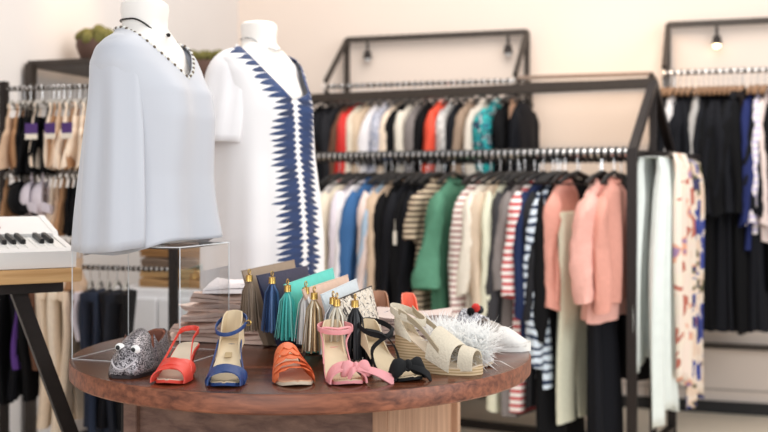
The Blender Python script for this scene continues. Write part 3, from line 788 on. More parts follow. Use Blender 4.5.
# z measured from shoulder-neck junction = 0 (downwards negative); x = body's left(+), -y = front
BODY = [(-.50, .162, .098, .108, 0), (-.46, .16, .095, .105, 0), (-.36, .125, .085, .085, 0), (-.28, .13, .09, .085, .0), (-.2, .145, .095, .09, .03), (-.14, .155, .09, .09, .022), (-.08, .17, .07, .085, .0),
        (-.045, .165, .055, .07, 0), (-.02, .13, .05, .06, 0), (0, .075, .05, .055, 0), (.02, .056, .052, .052, 0), (.04, .054, .053, .053, 0), (.065, .057, .056, .056, 0), (.078, .055, .054, .054, 0), (.085, .045, .045, .045, 0)]
def mannequin_body(parent, sc_=1):
    m = MB(); m.loft([torso_ring(z, hw, df, db, yo=(.012 if z > 0 else 0), bust=bu) for z, hw, df, db, bu in BODY], plaster, True, True)
    return m.build('torso', parent)
def profile_at(z, prof):
    for a, b in zip(prof, prof[1:]):
        if a[0] <= z <= b[0]:
            k = (z-a[0])/(b[0]-a[0]); return [a[i]+(b[i]-a[i])*k for i in range(5)]
    return list(prof[0] if z < prof[0][0] else prof[-1])
def top_mesh(prof, mt, ztop, zbot, vz, vx, n=72, rows=60, folds=None, off=.008, hemwave=None):
    """garment surface round the torso with a V neck cut: deletes the front wedge |x| < vx*(z-vz)"""
    rings = []
    for i in range(rows+1):
        z = zbot+(ztop-zbot)*i/rows
        _, hw, df, db, bu = profile_at(z, prof)
        r = torso_ring(z, hw+off, df+off, db+off, n, .012*sm(-.02, .02, z), bu)
        if folds:
            nr = []
            for k, p in enumerate(r):
                a = 2*math.pi*k/n; f = folds(a, z); p2 = Vector((p.x*(1+f), p.y*(1+f), p.z))
                if hemwave: p2.z += hemwave(a)*(1-sm(zbot, zbot+.15, z))
                nr.append(p2)
            r = nr
        rings.append(r)
    bm = bmesh.new(); vsr = [[bm.verts.new(p) for p in r] for r in rings]
    for i in range(rows):
        for k in range(n): bm.faces.new([vsr[i][k], vsr[i][(k+1) % n], vsr[i+1][(k+1) % n], vsr[i+1][k]])
    y0, sl_, kx_ = vx
    for s in (-1, 1):
        no = Vector((-kx_*s, -sl_, 1)).normalized()
        bmesh.ops.bisect_plane(bm, geom=bm.faces[:]+bm.edges[:]+bm.verts[:], plane_co=Vector((0, y0, vz)), plane_no=no)
    dele = []
    for f in bm.faces:
        c = f.calc_center_median()
        if c.z > vz+sl_*(c.y-y0)+kx_*abs(c.x): dele.append(f)
    bmesh.ops.delete(bm, geom=dele, context='FACES')
    bmesh.ops.recalc_face_normals(bm, faces=bm.faces[:])
    return bm
def bm_obj(bm, name, mt, parent, thick=.003):
    me = bpy.data.meshes.new(name); bm.to_mesh(me); bm.free(); me.materials.append(mt)
    me.polygons.foreach_set('use_smooth', [True]*len(me.polygons))
    o = bpy.data.objects.new(name, me); COL.objects.link(o); o.parent = parent
    if thick: md = o.modifiers.new('t', 'SOLIDIFY'); md.thickness = thick; md.offset = 1
    return o
def sleeve_rings(s, top, Lg, r0, r1, n=40, rows=30, seed=1, outx=.03, fy=0, nf=5, amp=.10, hz=0, flat=.75):
    rnd = random.Random(seed); ph = [rnd.uniform(0, 6) for _ in range(4)]; rings = []
    for i in range(rows+1):
        t = (i/rows)**1.35
        cx = top[0]*s+s*(outx*t); cy = top[1]+fy*t; z = top[2]-Lg*t
        r = lerpk([(0, r0), (.2, r0), (1, r1)], t); q = min(1, (t*Lg+.002)/.085); r *= math.sqrt(1-(1-q)**2)
        rr = []
        for k in range(n):
            a = 2*math.pi*k/n
            f = 1+amp*sm(.02, .5, t)*(math.sin(nf*a+ph[0]+t)*.7+.5*math.sin((nf+4)*a+ph[1]-1.5*t))
            x = cx+r*flat*f*math.cos(a); y = cy+r*f*math.sin(a)
            zz = z+hz*math.sin(a+ph[2])*t
            if t < .12: zz += -.045*(1-t/.12)*((math.cos(a)*-s+1)/2)*0
            rr.append(Vector((x, y, zz)))
        rings.append(rr)
    return rings

silk, t_, b_, N, L2 = nt('pale_silk')
b_.inputs['Base Color'].default_value = srgb('c3c5cc'); b_.inputs['Roughness'].default_value = .5; b_.inputs['Sheen Weight'].default_value = .3
# --- mannequin 1
M1 = Vector((-.572, 2.60, TZ+BH)); PH1 = R(72)
mq = empty('mannequin_torso', (M1.x, M1.y, M1.z+.002), PH1, 'headless white mannequin torso on acrylic riser wearing the silver-blue blouse', 'mannequin')
J1 = CZ+(HZ-36)*M1.y/F      # neck junction height
tor = mannequin_body(mq); tor.location.z = J1-M1.z-.002
m = MB(); m.lathe([(.05, 0), (.05, .01), (.012, .012), (.012, .10)], chrome, 24); m.build('base_flange', mq)
PR1 = [(-.62, .175, .145, .12, 0), (-.46, .165, .13, .115, .0), (-.34, .16, .12, .105, .005), (-.2, .162, .115, .105, .02), (-.14, .168, .105, .1, .02), (-.08, .176, .085, .092, .0),
       (-.045, .168, .066, .076, 0), (-.02, .135, .054, .062, 0), (0, .078, .053, .057, 0), (.012, .066, .052, .053, 0)]
bl = empty('silk_blouse', (M1.x, M1.y, J1), PH1, 'silver-blue silk blouse with beaded V neckline and wide sleeves on left mannequin', 'blouse')
def f1(a, z): return (1-sm(-.6, -.12, z))*(.10*math.sin(5*a+.8)+.05*math.sin(9*a+2+z*3))
bm = top_mesh(PR1, silk, .012, -.525, -.115, (-.12, .66, .42), folds=f1, hemwave=lambda a: .035*max(0, -math.sin(a))+.004*math.sin(5*a), off=.009)
bm_obj(bm, 'body', silk, bl)
for s in (-1, 1):
    rg = sleeve_rings(s, (.122, .004, -.012), .495, .070, .088 if s < 0 else .06, seed=4+s, outx=.035 if s < 0 else -.03, fy=-.005 if s < 0 else .04, nf=3, amp=.16, hz=.010, flat=.85)
    m = MB(); m.loft(rg, silk, True, False)
    o = m.build('sleeve', bl); md = o.modifiers.new('t', 'SOLIDIFY'); md.thickness = .003
# beads along the neckline
pearl = mat('e9e6dd', .2, 0, 0, 30, .05, 'pearl_bead'); brz = mat('6f6456', .3, .6, 0, 30, .1, 'metal_bead')
m = MB()
def neck_pt(a):
    lo_, hi_ = -.16, .012
    for _ in range(30):
        z = (lo_+hi_)/2; pr_ = profile_at(z, PR1); hw, df, db, bu = [q+.012 for q in pr_[1:4]]+[pr_[4]]
        ca, sa = math.cos(a), math.sin(a); x = hw*(abs(ca)**.85)*(1 if ca >= 0 else -1)
        y = .012*sm(-.02, .02, z)+(df if sa < 0 else db)*(abs(sa)**.9)*(1 if sa >= 0 else -1)
        if sa < 0: y -= bu*math.exp(-((abs(x)-.075)/.05)**2)
        if z > -.115+.66*(y+.12)+.42*abs(x): hi_ = z
        else: lo_ = z
    return Vector((x, y, z))
last = None; k_ = 0
for i in range(1200):
    p = neck_pt(2*math.pi*i/1200)
    if last is None or (p-last).length > .0105:
        m.ball(p, .0042, pearl if k_ % 2 else brz, n=6); last = p; k_ += 1
m.build('bead_trim', bl)
def necklace(M, J, PHI, label, mt, z0, zf, r=.0022):
    o = MB(); pts = []
    for k in range(49):
        a = 2*math.pi*k/48; sa = math.sin(a)
        z = z0+(zf-z0)*max(0, -sa)**1.5
        _, hw, df, db, bu = profile_at(z, BODY)
        pts.append(torso_pt(a, z, hw+.003, df+.003, db+.003))
    o.tube(pts, r, mt, 6, False); f = pts[36]; o.ball(f, .005, mt, n=8)
    ob = o.build('necklace'); ob.location = (M.x, M.y, J); ob.rotation_euler = (0, 0, PHI); tag(ob, label, 'necklace')
def torso_pt(a, z, hw, df, db):
    ca, sa = math.cos(a), math.sin(a)
    return Vector((hw*(abs(ca)**.85)*(1 if ca >= 0 else -1), (.012 if z > 0 else 0)+(df if sa < 0 else db)*(abs(sa)**.9)*(1 if sa >= 0 else -1), z))
necklace(M1, J1, PH1, 'thin dark choker necklace around the left mannequin neck', mat('2e2a28', .3, .8, 0, 30, .1, 'dark_chain'), .035, -.0)

# --- mannequin 2
M2 = Vector(((262-384)/F*3.4, 3.4, 0)); PH2 = R(60)
J2 = CZ+(HZ-49)*3.4/F
mq2 = empty('mannequin', (M2.x, M2.y, 0), PH2, 'headless white mannequin on a pole behind the table wearing the navy patterned dress', 'mannequin')
mannequin_body(mq2).location.z = J2
m = MB(); m.tube([(0, 0, .012), (0, 0, J2-.5)], .014, chrome, 14); m.build('pole', mq2)
m = MB(); m.lathe([(.16, 0), (.16, .008), (.02, .014)], chrome, 36); m.build('base_plate', mq2)
ik, t_, b_, N, L2 = nt('ikat_cloth')
tc = N.new('ShaderNodeTexCoord'); sp = N.new('ShaderNodeSeparateXYZ'); L2.new(tc.outputs['Object'], sp.inputs[0])
def mth(op, a, b=None, c=None):
    n = N.new('ShaderNodeMath'); n.operation = op
    for i, x in enumerate((a, b, c)):
        if x is None: continue
        if isinstance(x, (int, float)): n.inputs[i].default_value = x
        else: L2.new(x, n.inputs[i])
    return n.outputs[0]
X, Y, Z = sp.outputs
VZ = -.165; VX = .50
ax = mth('ABSOLUTE', X)
offz = mth('MULTIPLY', mth('MAXIMUM', mth('SUBTRACT', Z, VZ), 0), VX)
xx = mth('SUBTRACT', ax, offz)
nz = N.new('ShaderNodeTexNoise'); mpp = N.new('ShaderNodeMapping'); mpp.inputs['Scale'].default_value = (6, 6, 55); L2.new(tc.outputs['Object'], mpp.inputs[0]); L2.new(mpp.outputs[0], nz.inputs['Vector']); nz.inputs['Scale'].default_value = 1; nz.inputs['Detail'].default_value = 1
tri = mth('PINGPONG', mth('ADD', mth('MULTIPLY', Z, 52.0), mth('MULTIPLY', xx, 9)), .5)      # 0..0.5 teeth
tooth = mth('ADD', mth('MULTIPLY', mth('POWER', mth('MULTIPLY', tri, 2.0), .40), .062), mth('MULTIPLY', mth('SUBTRACT', nz.outputs['Fac'], .5), .06))
outer = mth('LESS_THAN', xx, mth('ADD', .052, tooth))
inner_ = mth('GREATER_THAN', xx, mth('SUBTRACT', .032, mth('MULTIPLY', tooth, .42)))
front = mth('LESS_THAN', Y, .03)
msk = mth('MULTIPLY', mth('MULTIPLY', outer, inner_), front)
mx = N.new('ShaderNodeMix'); mx.data_type = 'RGBA'; mx.inputs[6].default_value = srgb('f1eeee'); 
cb2 = N.new('ShaderNodeMix'); cb2.data_type = 'RGBA'; cb2.inputs[6].default_value = srgb('101830'); cb2.inputs[7].default_value = srgb('27467c'); L2.new(nz.outputs['Fac'], cb2.inputs[0])
L2.new(cb2.outputs[2], mx.inputs[7]); L2.new(msk, mx.inputs[0]); L2.new(mx.outputs[2], b_.inputs['Base Color']); b_.inputs['Roughness'].default_value = .6
PR2 = [(-1.2, .205, .15, .15, 0), (-.6, .205, .15, .15, 0), (-.46, .195, .14, .14, .0), (-.34, .185, .125, .12, .005), (-.2, .175, .115, .105, .02), (-.14, .172, .105, .1, .02), (-.08, .178, .085, .092, .0),
       (-.045, .17, .066, .076, 0), (-.02, .135, .054, .062, 0), (0, .078, .053, .057, 0), (.012, .066, .052, .053, 0)]
dr = empty('ikat_dress', (M2.x, M2.y, J2), PH2, 'white dress with jagged navy centre band and V neck on right mannequin', 'dress')
def f2(a, z): return (1-sm(-.7, -.1, z))*(.035*math.sin(7*a+1)+.02*math.sin(12*a))
bm_obj(top_mesh(PR2, ik, .012, -.92, VZ, (-.115, .85, .55), folds=f2, off=.01, rows=80), 'body', ik, dr)
wht = mat('f0edee', .7, 0, .1, 20, .02, 'white_cloth')
for s in (-1, 1):
    rg = sleeve_rings(s, (.122, .02, -.012), .30, .076, .088 if s < 0 else .055, seed=14+s, outx=.06 if s < 0 else -.01, fy=.02, nf=4, amp=.10, hz=.01, flat=.85, rows=18)
    m = MB(); m.loft(rg, wht, True, False); o = m.build('sleeve', dr); md = o.modifiers.new('t', 'SOLIDIFY'); md.thickness = .003
necklace(M2, J2, PH2, 'thin silver choker necklace around the right mannequin neck', chrome, .03, -.005)

# ------------------------------------------------------------ shoes
def smooth_pts(pts, k=6):
    pts = [Vector(p) for p in pts]; out = []
    n = len(pts)
    for i in range(n-1):
        p0 = pts[max(i-1, 0)]; p1 = pts[i]; p2 = pts[i+1]; p3 = pts[min(i+2, n-1)]
        for j in range(k):
            t = j/k
            out.append(.5*((2*p1)+(-p0+p2)*t+(2*p0-5*p1+4*p2-p3)*t*t+(-p0+3*p1-3*p2+p3)*t**3))
    out.append(pts[-1]); return out
WK = [(0, .006), (.02, .018), (.08, .031), (.18, .039), (.3, .042), (.45, .036), (.6, .029), (.75, .026), (.88, .027), (.96, .021), (1, .006)]
class Shoe:
    def __init__(s, h, L=.235, plat=.006, wedge=False, wk=1.0, side=1):
        s.h = h; s.L = math.sqrt(L*L-h*h); s.plat = plat; s.wk = wk; s.side = side; s.wedge = wedge
    def z(s, t): return s.plat+s.h*sm(.26, .95, t)+.006*max(0, 1-t/.15)**2
    def y(s, t): return s.L*t
    def w(s, t):
        return lerp_lin(WK, t)*s.wk
    def cx(s, t): return s.side*.006*math.cos(t*4.5)
    def edge(s, t, sg, up=0, out=0): return Vector((s.cx(t)+sg*(s.w(t)+out), s.y(t), s.z(t)+up))
    def sole(s, mt, name, parent, th=.005, dz=0, inset=0, bottom_flat=False):
        m = MB(); rings = []; n = 26
        for i in range(n+1):
            t = i/n; w = max(.003, s.w(t)-inset); z = s.z(t)+dz; ring = []
            zb = 0.0 if bottom_flat else z-th
            for k in (-1, -.6, -.2, .2, .6, 1): ring.append(Vector((s.cx(t)+w*k, s.y(t), z+.002*k*k)))
            for k in (1, .3, -.3, -1): ring.append(Vector((s.cx(t)+w*k*.97, s.y(t), zb)))
            rings.append(ring)
        m.loft(rings, mt, True, True); return m.build(name, parent)
    def heel(s, mt, parent, r0=.022, r1=.008, sq=False):
        m = MB(); rings = []
        for i in range(9):
            q = i/8; z = (s.z(.93)-.004)*(1-q)+.0*q
            r = r1+(r0-r1)*(1-q)**1.8 if not sq else r0+(r1-r0)*q
            cy = s.y(.90)+.006*q
            rings.append([Vector((s.cx(.9)+r*math.cos(a), cy+r*(1.0)*math.sin(a), z+(.3*(s.z(.9+.3*math.sin(a)*.1)-s.z(.9)) if i == 0 else 0))) for a in [2*math.pi*k/16 for k in range(16)]])
        m.loft(rings, mt, True, True); return m.build('heel', parent)
    def strap(s, mt, parent, tl, tr, H, width, name='strap', th=.0025, peak=None, bias=0):
        m = MB(); pts = []; wd = []
        for i in range(17):
            a = math.pi*i/16; t = tl+(tr-tl)*i/16
            e = s.edge(t, 0); w = s.w(t)+.002
            pts.append(Vector((s.cx(t)-w*math.cos(a), s.y(t)+bias*math.sin(a), s.z(t)+H*math.sin(a)**.8-.002)))
            sl = (s.z(min(1, t+.05))-s.z(max(0, t-.05)))/(s.L*.1)
            wd.append(Vector((0, 1, sl+.6*math.sin(a)*min(1, H*10))))
        ww = width
        m.band(pts, wd, ww, th, mt); return m.build(name, parent)
    def counter(s, mt, parent, t0=.72, H=.045, th=.003, name='heel_counter', mi=None):
        # cup around the heel from t0 on one side to t0 on the other
        pts = []
        ts = [t0+(1-t0)*i/8 for i in range(9)]
        path = [(t, -1) for t in ts]+[(t, 1) for t in ts[::-1]]
        rings = []
        for t, sg in path:
            hh = H*sm(t0-.04, 1.0, t)+.006
            b = s.edge(t, sg); o_ = s.edge(t, sg, 0, 0)
            ring = []
            for q in (0, .5, 1): ring.append(b+Vector((sg*.002*(1-q)-sg*.003*q, .004*q, hh*q)))
            for q in (1, .5, 0): ring.append(b+Vector((sg*.002*(1-q)-sg*.003*q-sg*th, .004*q-th*(1 if t > .95 else 0), hh*q)))
            rings.append(ring)
        m = MB(); m.loft(rings, mt, True, True)
        return m.build(name, parent)
def lerp_lin(K, t):
    for (a, va), (b, vb) in zip(K, K[1:]):
        if t <= b: return va+(vb-va)*(t-a)/(b-a)
    return K[-1][1]
def shoe_root(name, px, py, rz, label, cat='shoe', off=(0, 0), sc_=1):
    p = ontab(px, py); e = empty(name, (p.x+off[0], p.y+off[1], TZ+.0005), rz, label, cat); e.scale = (sc_,)*3; return e

coral = mat('e0493a', .4, 0, .1, 60, .08, 'coral_leather'); bluel = mat('1e3f77', .45, 0, .1, 60, .1, 'blue_leather'); oran = mat('e2703f', .45, 0, .1, 60, .08, 'orange_suede')
pinkl = mat('e79a9c', .5, 0, .1, 60, .08, 'pink_satin'); blks = mat('08080a', .9, 0, .1, 60, .1, 'black_suede'); soleb = mat('d8c6ae', .5, 0, 0, 40, .05, 'sole_leather')
# A: glitter face loafer
gm, t_, b_, N, L2 = nt('grey_glitter'); tcg = N.new('ShaderNodeTexCoord'); v = N.new('ShaderNodeTexVoronoi'); v.inputs['Scale'].default_value = 420; L2.new(tcg.outputs['Object'], v.inputs['Vector'])
crg = N.new('ShaderNodeValToRGB'); crg.color_ramp.elements[0].color = srgb('2f2a2e'); crg.color_ramp.elements[0].position = .2; crg.color_ramp.elements[1].color = srgb('b9b2b4'); crg.color_ramp.elements[1].position = .85
sx = N.new('ShaderNodeSeparateColor'); L2.new(v.outputs['Color'], sx.inputs[0]); L2.new(sx.outputs[0], crg.inputs[0]); L2.new(crg.outputs[0], b_.inputs['Base Color']); b_.inputs['Roughness'].default_value = .35; b_.inputs['Metallic'].default_value = .35
r = shoe_root('glitter_loafer', 121, 379, R(-10), 'grey glitter loafer with googly eyes and stitched smile at the table left', sc_=.98)
def upper_ring(t, L=.225):
    w = lerp_lin([(0, .020), (.04, .032), (.15, .041), (.32, .044), (.55, .038), (.8, .032), (.94, .027), (1, .012)], t)
    h = lerp_lin([(0, .026), (.04, .044), (.12, .060), (.25, .077), (.4, .088), (.5, .09)], t)
    return w, h
m = MB(); rings = []
for i in range(15):
    t = i/14*.48; w, h = upper_ring(t)
    rings.append([Vector((w*(1.04 if math.sin(a) < .3 else 1)*math.cos(a), .225*t, .006+max(0, h*(math.sin(a)))) ) for a in [math.pi*k/18 for k in range(19)]])
m.loft(rings, gm, True, False, closed=False)
up_o = m.build('vamp', r); md = up_o.modifiers.new('t', 'SOLIDIFY'); md.thickness = .003
rings = []
for sg, ts in ((-1, [.46+.54*i/10 for i in range(11)]), (1, [1-.54*i/10 for i in range(11)])):
    for t in ts:
        w, _ = upper_ring(t); hh = lerp_lin([(.46, .082), (.6, .058), (.8, .066), (1, .080)], t)
        rings.append([Vector((sg*w*1.03, .225*t, .004)), Vector((sg*(w+.002), .225*t, .03)), Vector((sg*w*.86, .225*t-.002, hh)), Vector((sg*w*.82, .225*t-.004, hh)), Vector((sg*(w-.003), .225*t-.003, .03)), Vector((sg*w*.95, .225*t-.003, .004))])
m = MB(); m.loft(rings, gm, True, True); m.build('quarter', r)
m = MB(); m.loft([[q[3]*.985+Vector((0, -.002, .001)), q[4]*.985+Vector((0, -.002, 0)), q[5]*.97+Vector((0, -.002, .006)), q[5]*.95+Vector((0, -.004, .006)), q[4]*.96+Vector((0, -.004, 0)), q[3]*.95+Vector((0, -.004, .001))] for q in rings], mat('8a5542', .6, 0, 0, 30, .1, 'lining'), True, True); m.build('lining', r)
m = MB(); m.loft([[p*1 for p in [Vector((x_*upper_ring(t)[0]*1.02, .225*t, z_)) for x_, z_ in ((-1, 0), (-1.04, .008), (1.04, .008), (1, 0))]] for t in [i/20 for i in range(21)]], mat('2a2224', .6, 0, 0, 30, .1, 'rubber'), True, True); m.build('sole', r)
m = MB(); m.loft([[Vector((x_*upper_ring(t)[0]*.9, .225*t, .010)) for x_ in (-1, 1)]+[Vector((x_*upper_ring(t)[0]*.9, .225*t, .013)) for x_ in (1, -1)] for t in [.3+.68*i/14 for i in range(15)]], mat('8a5542', .6, 0, 0, 30, .1, 'lining'), True, True); m.build('insole', r)
def surf(t, a, o_=.002):
    w, h = upper_ring(t); return Vector((w*math.cos(a)*1.03, .225*t-.003, .006+(h+o_)*math.sin(a)))
eye_w = mat('f4f2ee', .25, 0, 0, 20, .01, 'eye_white')
for a_, t_e in ((R(60), .13), (R(112), .13)):
    c = surf(t_e, a_, .001); e_ = MB().ball(c+Vector((0, .003, -.001)), .0115, eye_w, (1, .5, .85), 12).build('eye', r)
    MB().ball(c+Vector((-.003, -.0025, -.001)), .0052, blackpl, (1, .45, 1), 10).build('pupil', e_)
def front(x, z):
    for q in range(400):
        t = q/1000; w, h = upper_ring(t)
        if abs(x) < w and .006+h*math.sqrt(1-(x/w)**2) >= z: return Vector((x, .225*t-.0015, z))
    return Vector((x, .02, z))
m = MB(); pts = [front(.027*(i-6)/6, .020+.018*((i-6)/6)**2) for i in range(13)]; m.tube(smooth_pts(pts, 3), .0021, mat('c9c2c4', .4, .1, 0, 30, .1, 'stitch'), 6); m.build('smile', r)

# B coral slingback
r = shoe_root('peep_toe_sandal', 164, 386, R(-9), 'coral red peep-toe slingback heel second from the table left', sc_=.9)
s = Shoe(.06, L=.21); s.sole(coral, 'sole', r); s.sole(mat('d6c8b0', .5, 0, 0, 40, .05, 'insole_pale'), 'insole', r, .002, .0025, .003); s.heel(coral, r, .02, .007)
s.strap(coral, r, .40, .16, .038, .050, 'vamp_strap'); s.strap(coral, r, .16, .40, .036, .050, 'vamp_strap')
s.strap(coral, r, .27, .27, .040, .020, 'vamp_knot')
for sg in (-1, 1):
    pts = smooth_pts([s.edge(.3, sg, .014), s.edge(.5, sg, .022, -.002), s.edge(.75, sg, .030, -.004), s.edge(.90, sg*.85, .034, 0), s.edge(.98, sg*.5, .036, .0)])
    MB().band(pts, Vector((0, 0, 1)), .008, .002, coral).build('side_strap', r)
pts = smooth_pts([s.edge(.88, -.85, .034), s.edge(.96, -.7, .037, .004), s.edge(1.0, 0, .039), s.edge(.96, .7, .037, .004), s.edge(.88, .85, .034)])
MB().band(pts, Vector((0, 0, 1)), .012, .0025, coral).build('sling_strap', r)

# C blue sandal
r = shoe_root('ankle_strap_sandal', 221, 389, R(-1), 'navy blue heeled sandal with cream insole and ankle strap', sc_=.92)
s = Shoe(.072, L=.22); s.sole(bluel, 'sole', r); ins = s.sole(insole, 'insole', r, .002, .0025, .002); s.heel(bluel, r, .02, .006)
s.strap(bluel, r, .32, .12, .034, .044, 'toe_strap'); s.strap(bluel, r, .12, .32, .032, .044, 'toe_strap')
s.counter(insole, r, .60, .064, .003); 
for sg in (-1, 1):
    pts = smooth_pts([s.edge(.28, sg, .006), s.edge(.45, sg, .008, .001), s.edge(.62, sg, .012, .001), s.edge(.75, sg, .018, .001)])
    MB().band(pts, Vector((0, 0, 1)), .008, .002, bluel).build('side_trim', r)
ac = Vector((0, s.y(.88), s.z(.95)+.045))
pts = [ac+Vector((.036*math.cos(a)-.005, .045*math.sin(a)-.012, .018*math.sin(a)-.004+.006*math.cos(a))) for a in [2*math.pi*k/28 for k in range(29)]]
MB().band(pts, Vector((0, 0, 1)), .009, .0022, bluel).build('ankle_strap', r)
MB().tube([ac+Vector((.036+.006*math.cos(a), -.02, .006*math.sin(a))) for a in [2*math.pi*k/12 for k in range(13)]], .0013, gold, 6, False).build('buckle', r)
m = MB(); m.box((s.cx(.7), s.y(.66), s.z(.66)+.004), (.016, .03, .001), mat('b39a70', .5, 0, 0, 20, .05, 'gold_stamp'), Matrix.Rotation(R(22), 3, 'X')); m.build('insole_stamp', r)

# D orange mule
r = shoe_root('scalloped_mule', 295, 388, R(10), 'orange scalloped open-toe mule between the blue and pink sandals', sc_=.92)
s = Shoe(.04, wk=1.02, L=.21); s.sole(soleb, 'sole', r); s.sole(mat('e2b490', .5, 0, 0, 40, .05, 'insole_peach'), 'insole', r, .002, .0025, .002); s.heel(oran, r, .024, .014)
for i, (t, H, wdt) in enumerate(((.60, .052, .036), (.50, .050, .036), (.40, .046, .036), (.30, .038, .036), (.22, .030, .034))):
    m = MB(); nsc = 5; rings = []
    for j in range(41):
        q = j/40; a = math.pi*q; w_ = s.w(t)+.003+.0012*i
        sc_ = abs(math.sin(a*nsc/1.0+(.5*math.pi if i % 2 else 0)))
        def P(tt, o_): 
            w2 = s.w(tt)+.003; return Vector((s.cx(tt)-w2*math.cos(a)*(1+o_*8), s.y(tt), s.z(tt)+(H-(.60-tt)*.03*0+o_)*math.sin(a)**.75-.002))
        o_ = .0012*(i)
        t1 = t-.03-.055*sc_; t2 = t+.07
        rings.append([P(t1, o_+.0015), P((t1+t2)/2, o_), P(t2, o_-.001), P(t2, o_-.003), P(t1, o_-.0005)])
    m.loft(rings, oran, True, True); m.build('scallop_strap', r)

# E pink bow sandal
r = shoe_root('bow_sandal', 348, 387, R(12), 'pale pink sandal with ankle strap and large toe bow', sc_=.92)
s = Shoe(.062, L=.22); s.sole(pinkl, 'sole', r); s.sole(insole, 'insole', r, .002, .0025, .002); s.heel(pinkl, r, .024, .018, True)
s.strap(pinkl, r, .18, .18, .036, .050, 'toe_strap', .004)
s.counter(insole, r, .66, .050)
ac = Vector((0, s.y(.84), s.z(.95)+.040))
pts = [ac+Vector((.041*math.cos(a), .046*math.sin(a)-.004, .006*math.sin(a))) for a in [2*math.pi*k/28 for k in range(29)]]
MB().band(pts, Vector((0, 0, 1)), .011, .0025, pinkl).build('ankle_strap', r)
for sg in (-1, 1):
    pts = smooth_pts([s.edge(.55, sg, .004), s.edge(.68, sg, .03, .0), ac+Vector((sg*.036, -.02, 0)), ac+Vector((0, -.045, .002)) ])
    MB().band(pts, Vector((0, 1, .3)), .009, .0025, pinkl).build('cross_strap', r)
def bow(r, c, mt, sc_=1, tails=((.05, -.01, -.03), (-.04, -.012, -.03))):
    bw = MB()
    for sg in (-1, 1):
        rings = []
        for i in range(13):
            t = i/12; rad = .004+.017*math.sin(math.pi*min(1, t*.62+.04))*sc_
            if t > .85: rad *= 1-(t-.85)*2
            cen = Vector(c)+Vector((sg*.042*t*sc_, 0, -.012*t*t))
            rings.append([cen+Vector((0, rad*.8*math.cos(a), rad*(1+.15*math.sin(3*a+t*4))*math.sin(a))) for a in [2*math.pi*k/14 for k in range(14)]])
        bw.loft(rings, mt, True, True)
    b_ = bw.build('bow', r)
    MB().ball(Vector(c)+Vector((0, -.004, 0)), .011*sc_, mt, (.8, 1, 1.3), 10).build('knot', b_)
    for t in tails:
        pts = smooth_pts([Vector(c)+Vector((0, -.008, -.002)), Vector(c)+Vector((t[0]*.5, t[1]-.006, t[2]*.35)), Vector(c)+Vector(t)])
        n = len(pts); MB().band(pts, Vector((.1, .5, .8)), [.010+.018*i/n for i in range(n)], .003, mt).build('ribbon_tail', b_)
bow(r, (.022, s.y(.12), .040), pinkl, .8, ((.085, -.004, -.034), (-.02, -.014, -.02)))

# F black sandal with bow, turned
r = shoe_root('bow_sandal', 413, 383, R(30), 'black suede sandal with crossed straps and toe bow', sc_=.92)
s = Shoe(.06, wk=1.0, L=.22); s.sole(blks, 'sole', r); s.sole(insole, 'insole', r, .002, .0025, .002); s.heel(blks, r, .02, .008)
s.strap(blks, r, .16, .16, .034, .036, 'toe_strap', .004); s.counter(insole, r, .62, .050)
bow(r, (.0, s.y(.12), .036), blks, 1.0, ((.05, -.02, -.03), (-.045, .0, -.03)))
ac = Vector((0, s.y(.80), s.z(.95)+.038))
pts = [ac+Vector((.038*math.cos(a), .048*math.sin(a), .014*math.sin(a))) for a in [2*math.pi*k/28 for k in range(29)]]
MB().band(pts, Vector((0, 0, 1)), .012, .0025, blks).build('ankle_strap', r)
for sg in (-1, 1):
    pts = smooth_pts([s.edge(.50, sg, .0), s.edge(.58, sg, .03, -.0), ac+Vector((-sg*.01, -.05, -.008)), ac+Vector((-sg*.036, -.02, .0))])
    MB().band(pts, Vector((0, 1, .5)), .012, .0025, blks).build('cross_strap', r)

# G espadrille wedge, toe to the right
jute = stripes('b79a72', 'd9c09a', 160, .5, 2, .8); canvas = mat('d6cab4', .85, 0, .5, 200, .1, 'canvas')
p0 = ontab(481, 375)
r = empty('espadrille_wedge', (p0.x, p0.y, TZ+.0005), R(62), 'beige canvas wedge espadrille with braided jute heel, toe pointing right', 'shoe')
s = Shoe(.066, plat=.012, L=.215, wk=1.0); s.sole(jute, 'wedge_sole', r, 0, 0, 0, True); s.sole(soleb, 'insole', r, .002, .003, .001)
s.strap(canvas, r, .12, .16, .045, .034, 'toe_band', .003); s.strap(canvas, r, .42, .30, .066, .062, 'front_band', .003)
s.counter(canvas, r, .74, .05)
ac = Vector((0, s.y(.84), s.z(.95)+.052))
for k_, (zz_, tl) in enumerate(((0, .016),)):
    pts = [ac+Vector((.034*math.cos(a), .040*math.sin(a)+.004, zz_-.010+tl*math.sin(a))) for a in [2*math.pi*k/28 for k in range(29)]]
    MB().band(pts, Vector((0, 0, 1)), .016, .0025, canvas).build('ankle_strap', r)
for sg in (-1, 1):
    pts = smooth_pts([s.edge(.40, sg, .03), s.edge(.6, sg, .048, .002), s.edge(.78, sg, .05, .0), ac+Vector((sg*.035, .01, 0))])
    MB().band(pts, Vector((0, 0, 1)), .012, .003, mat('a8987e', .8, 0, .3, 100, .1, 'canvas_edge')).build('side_strap', r)

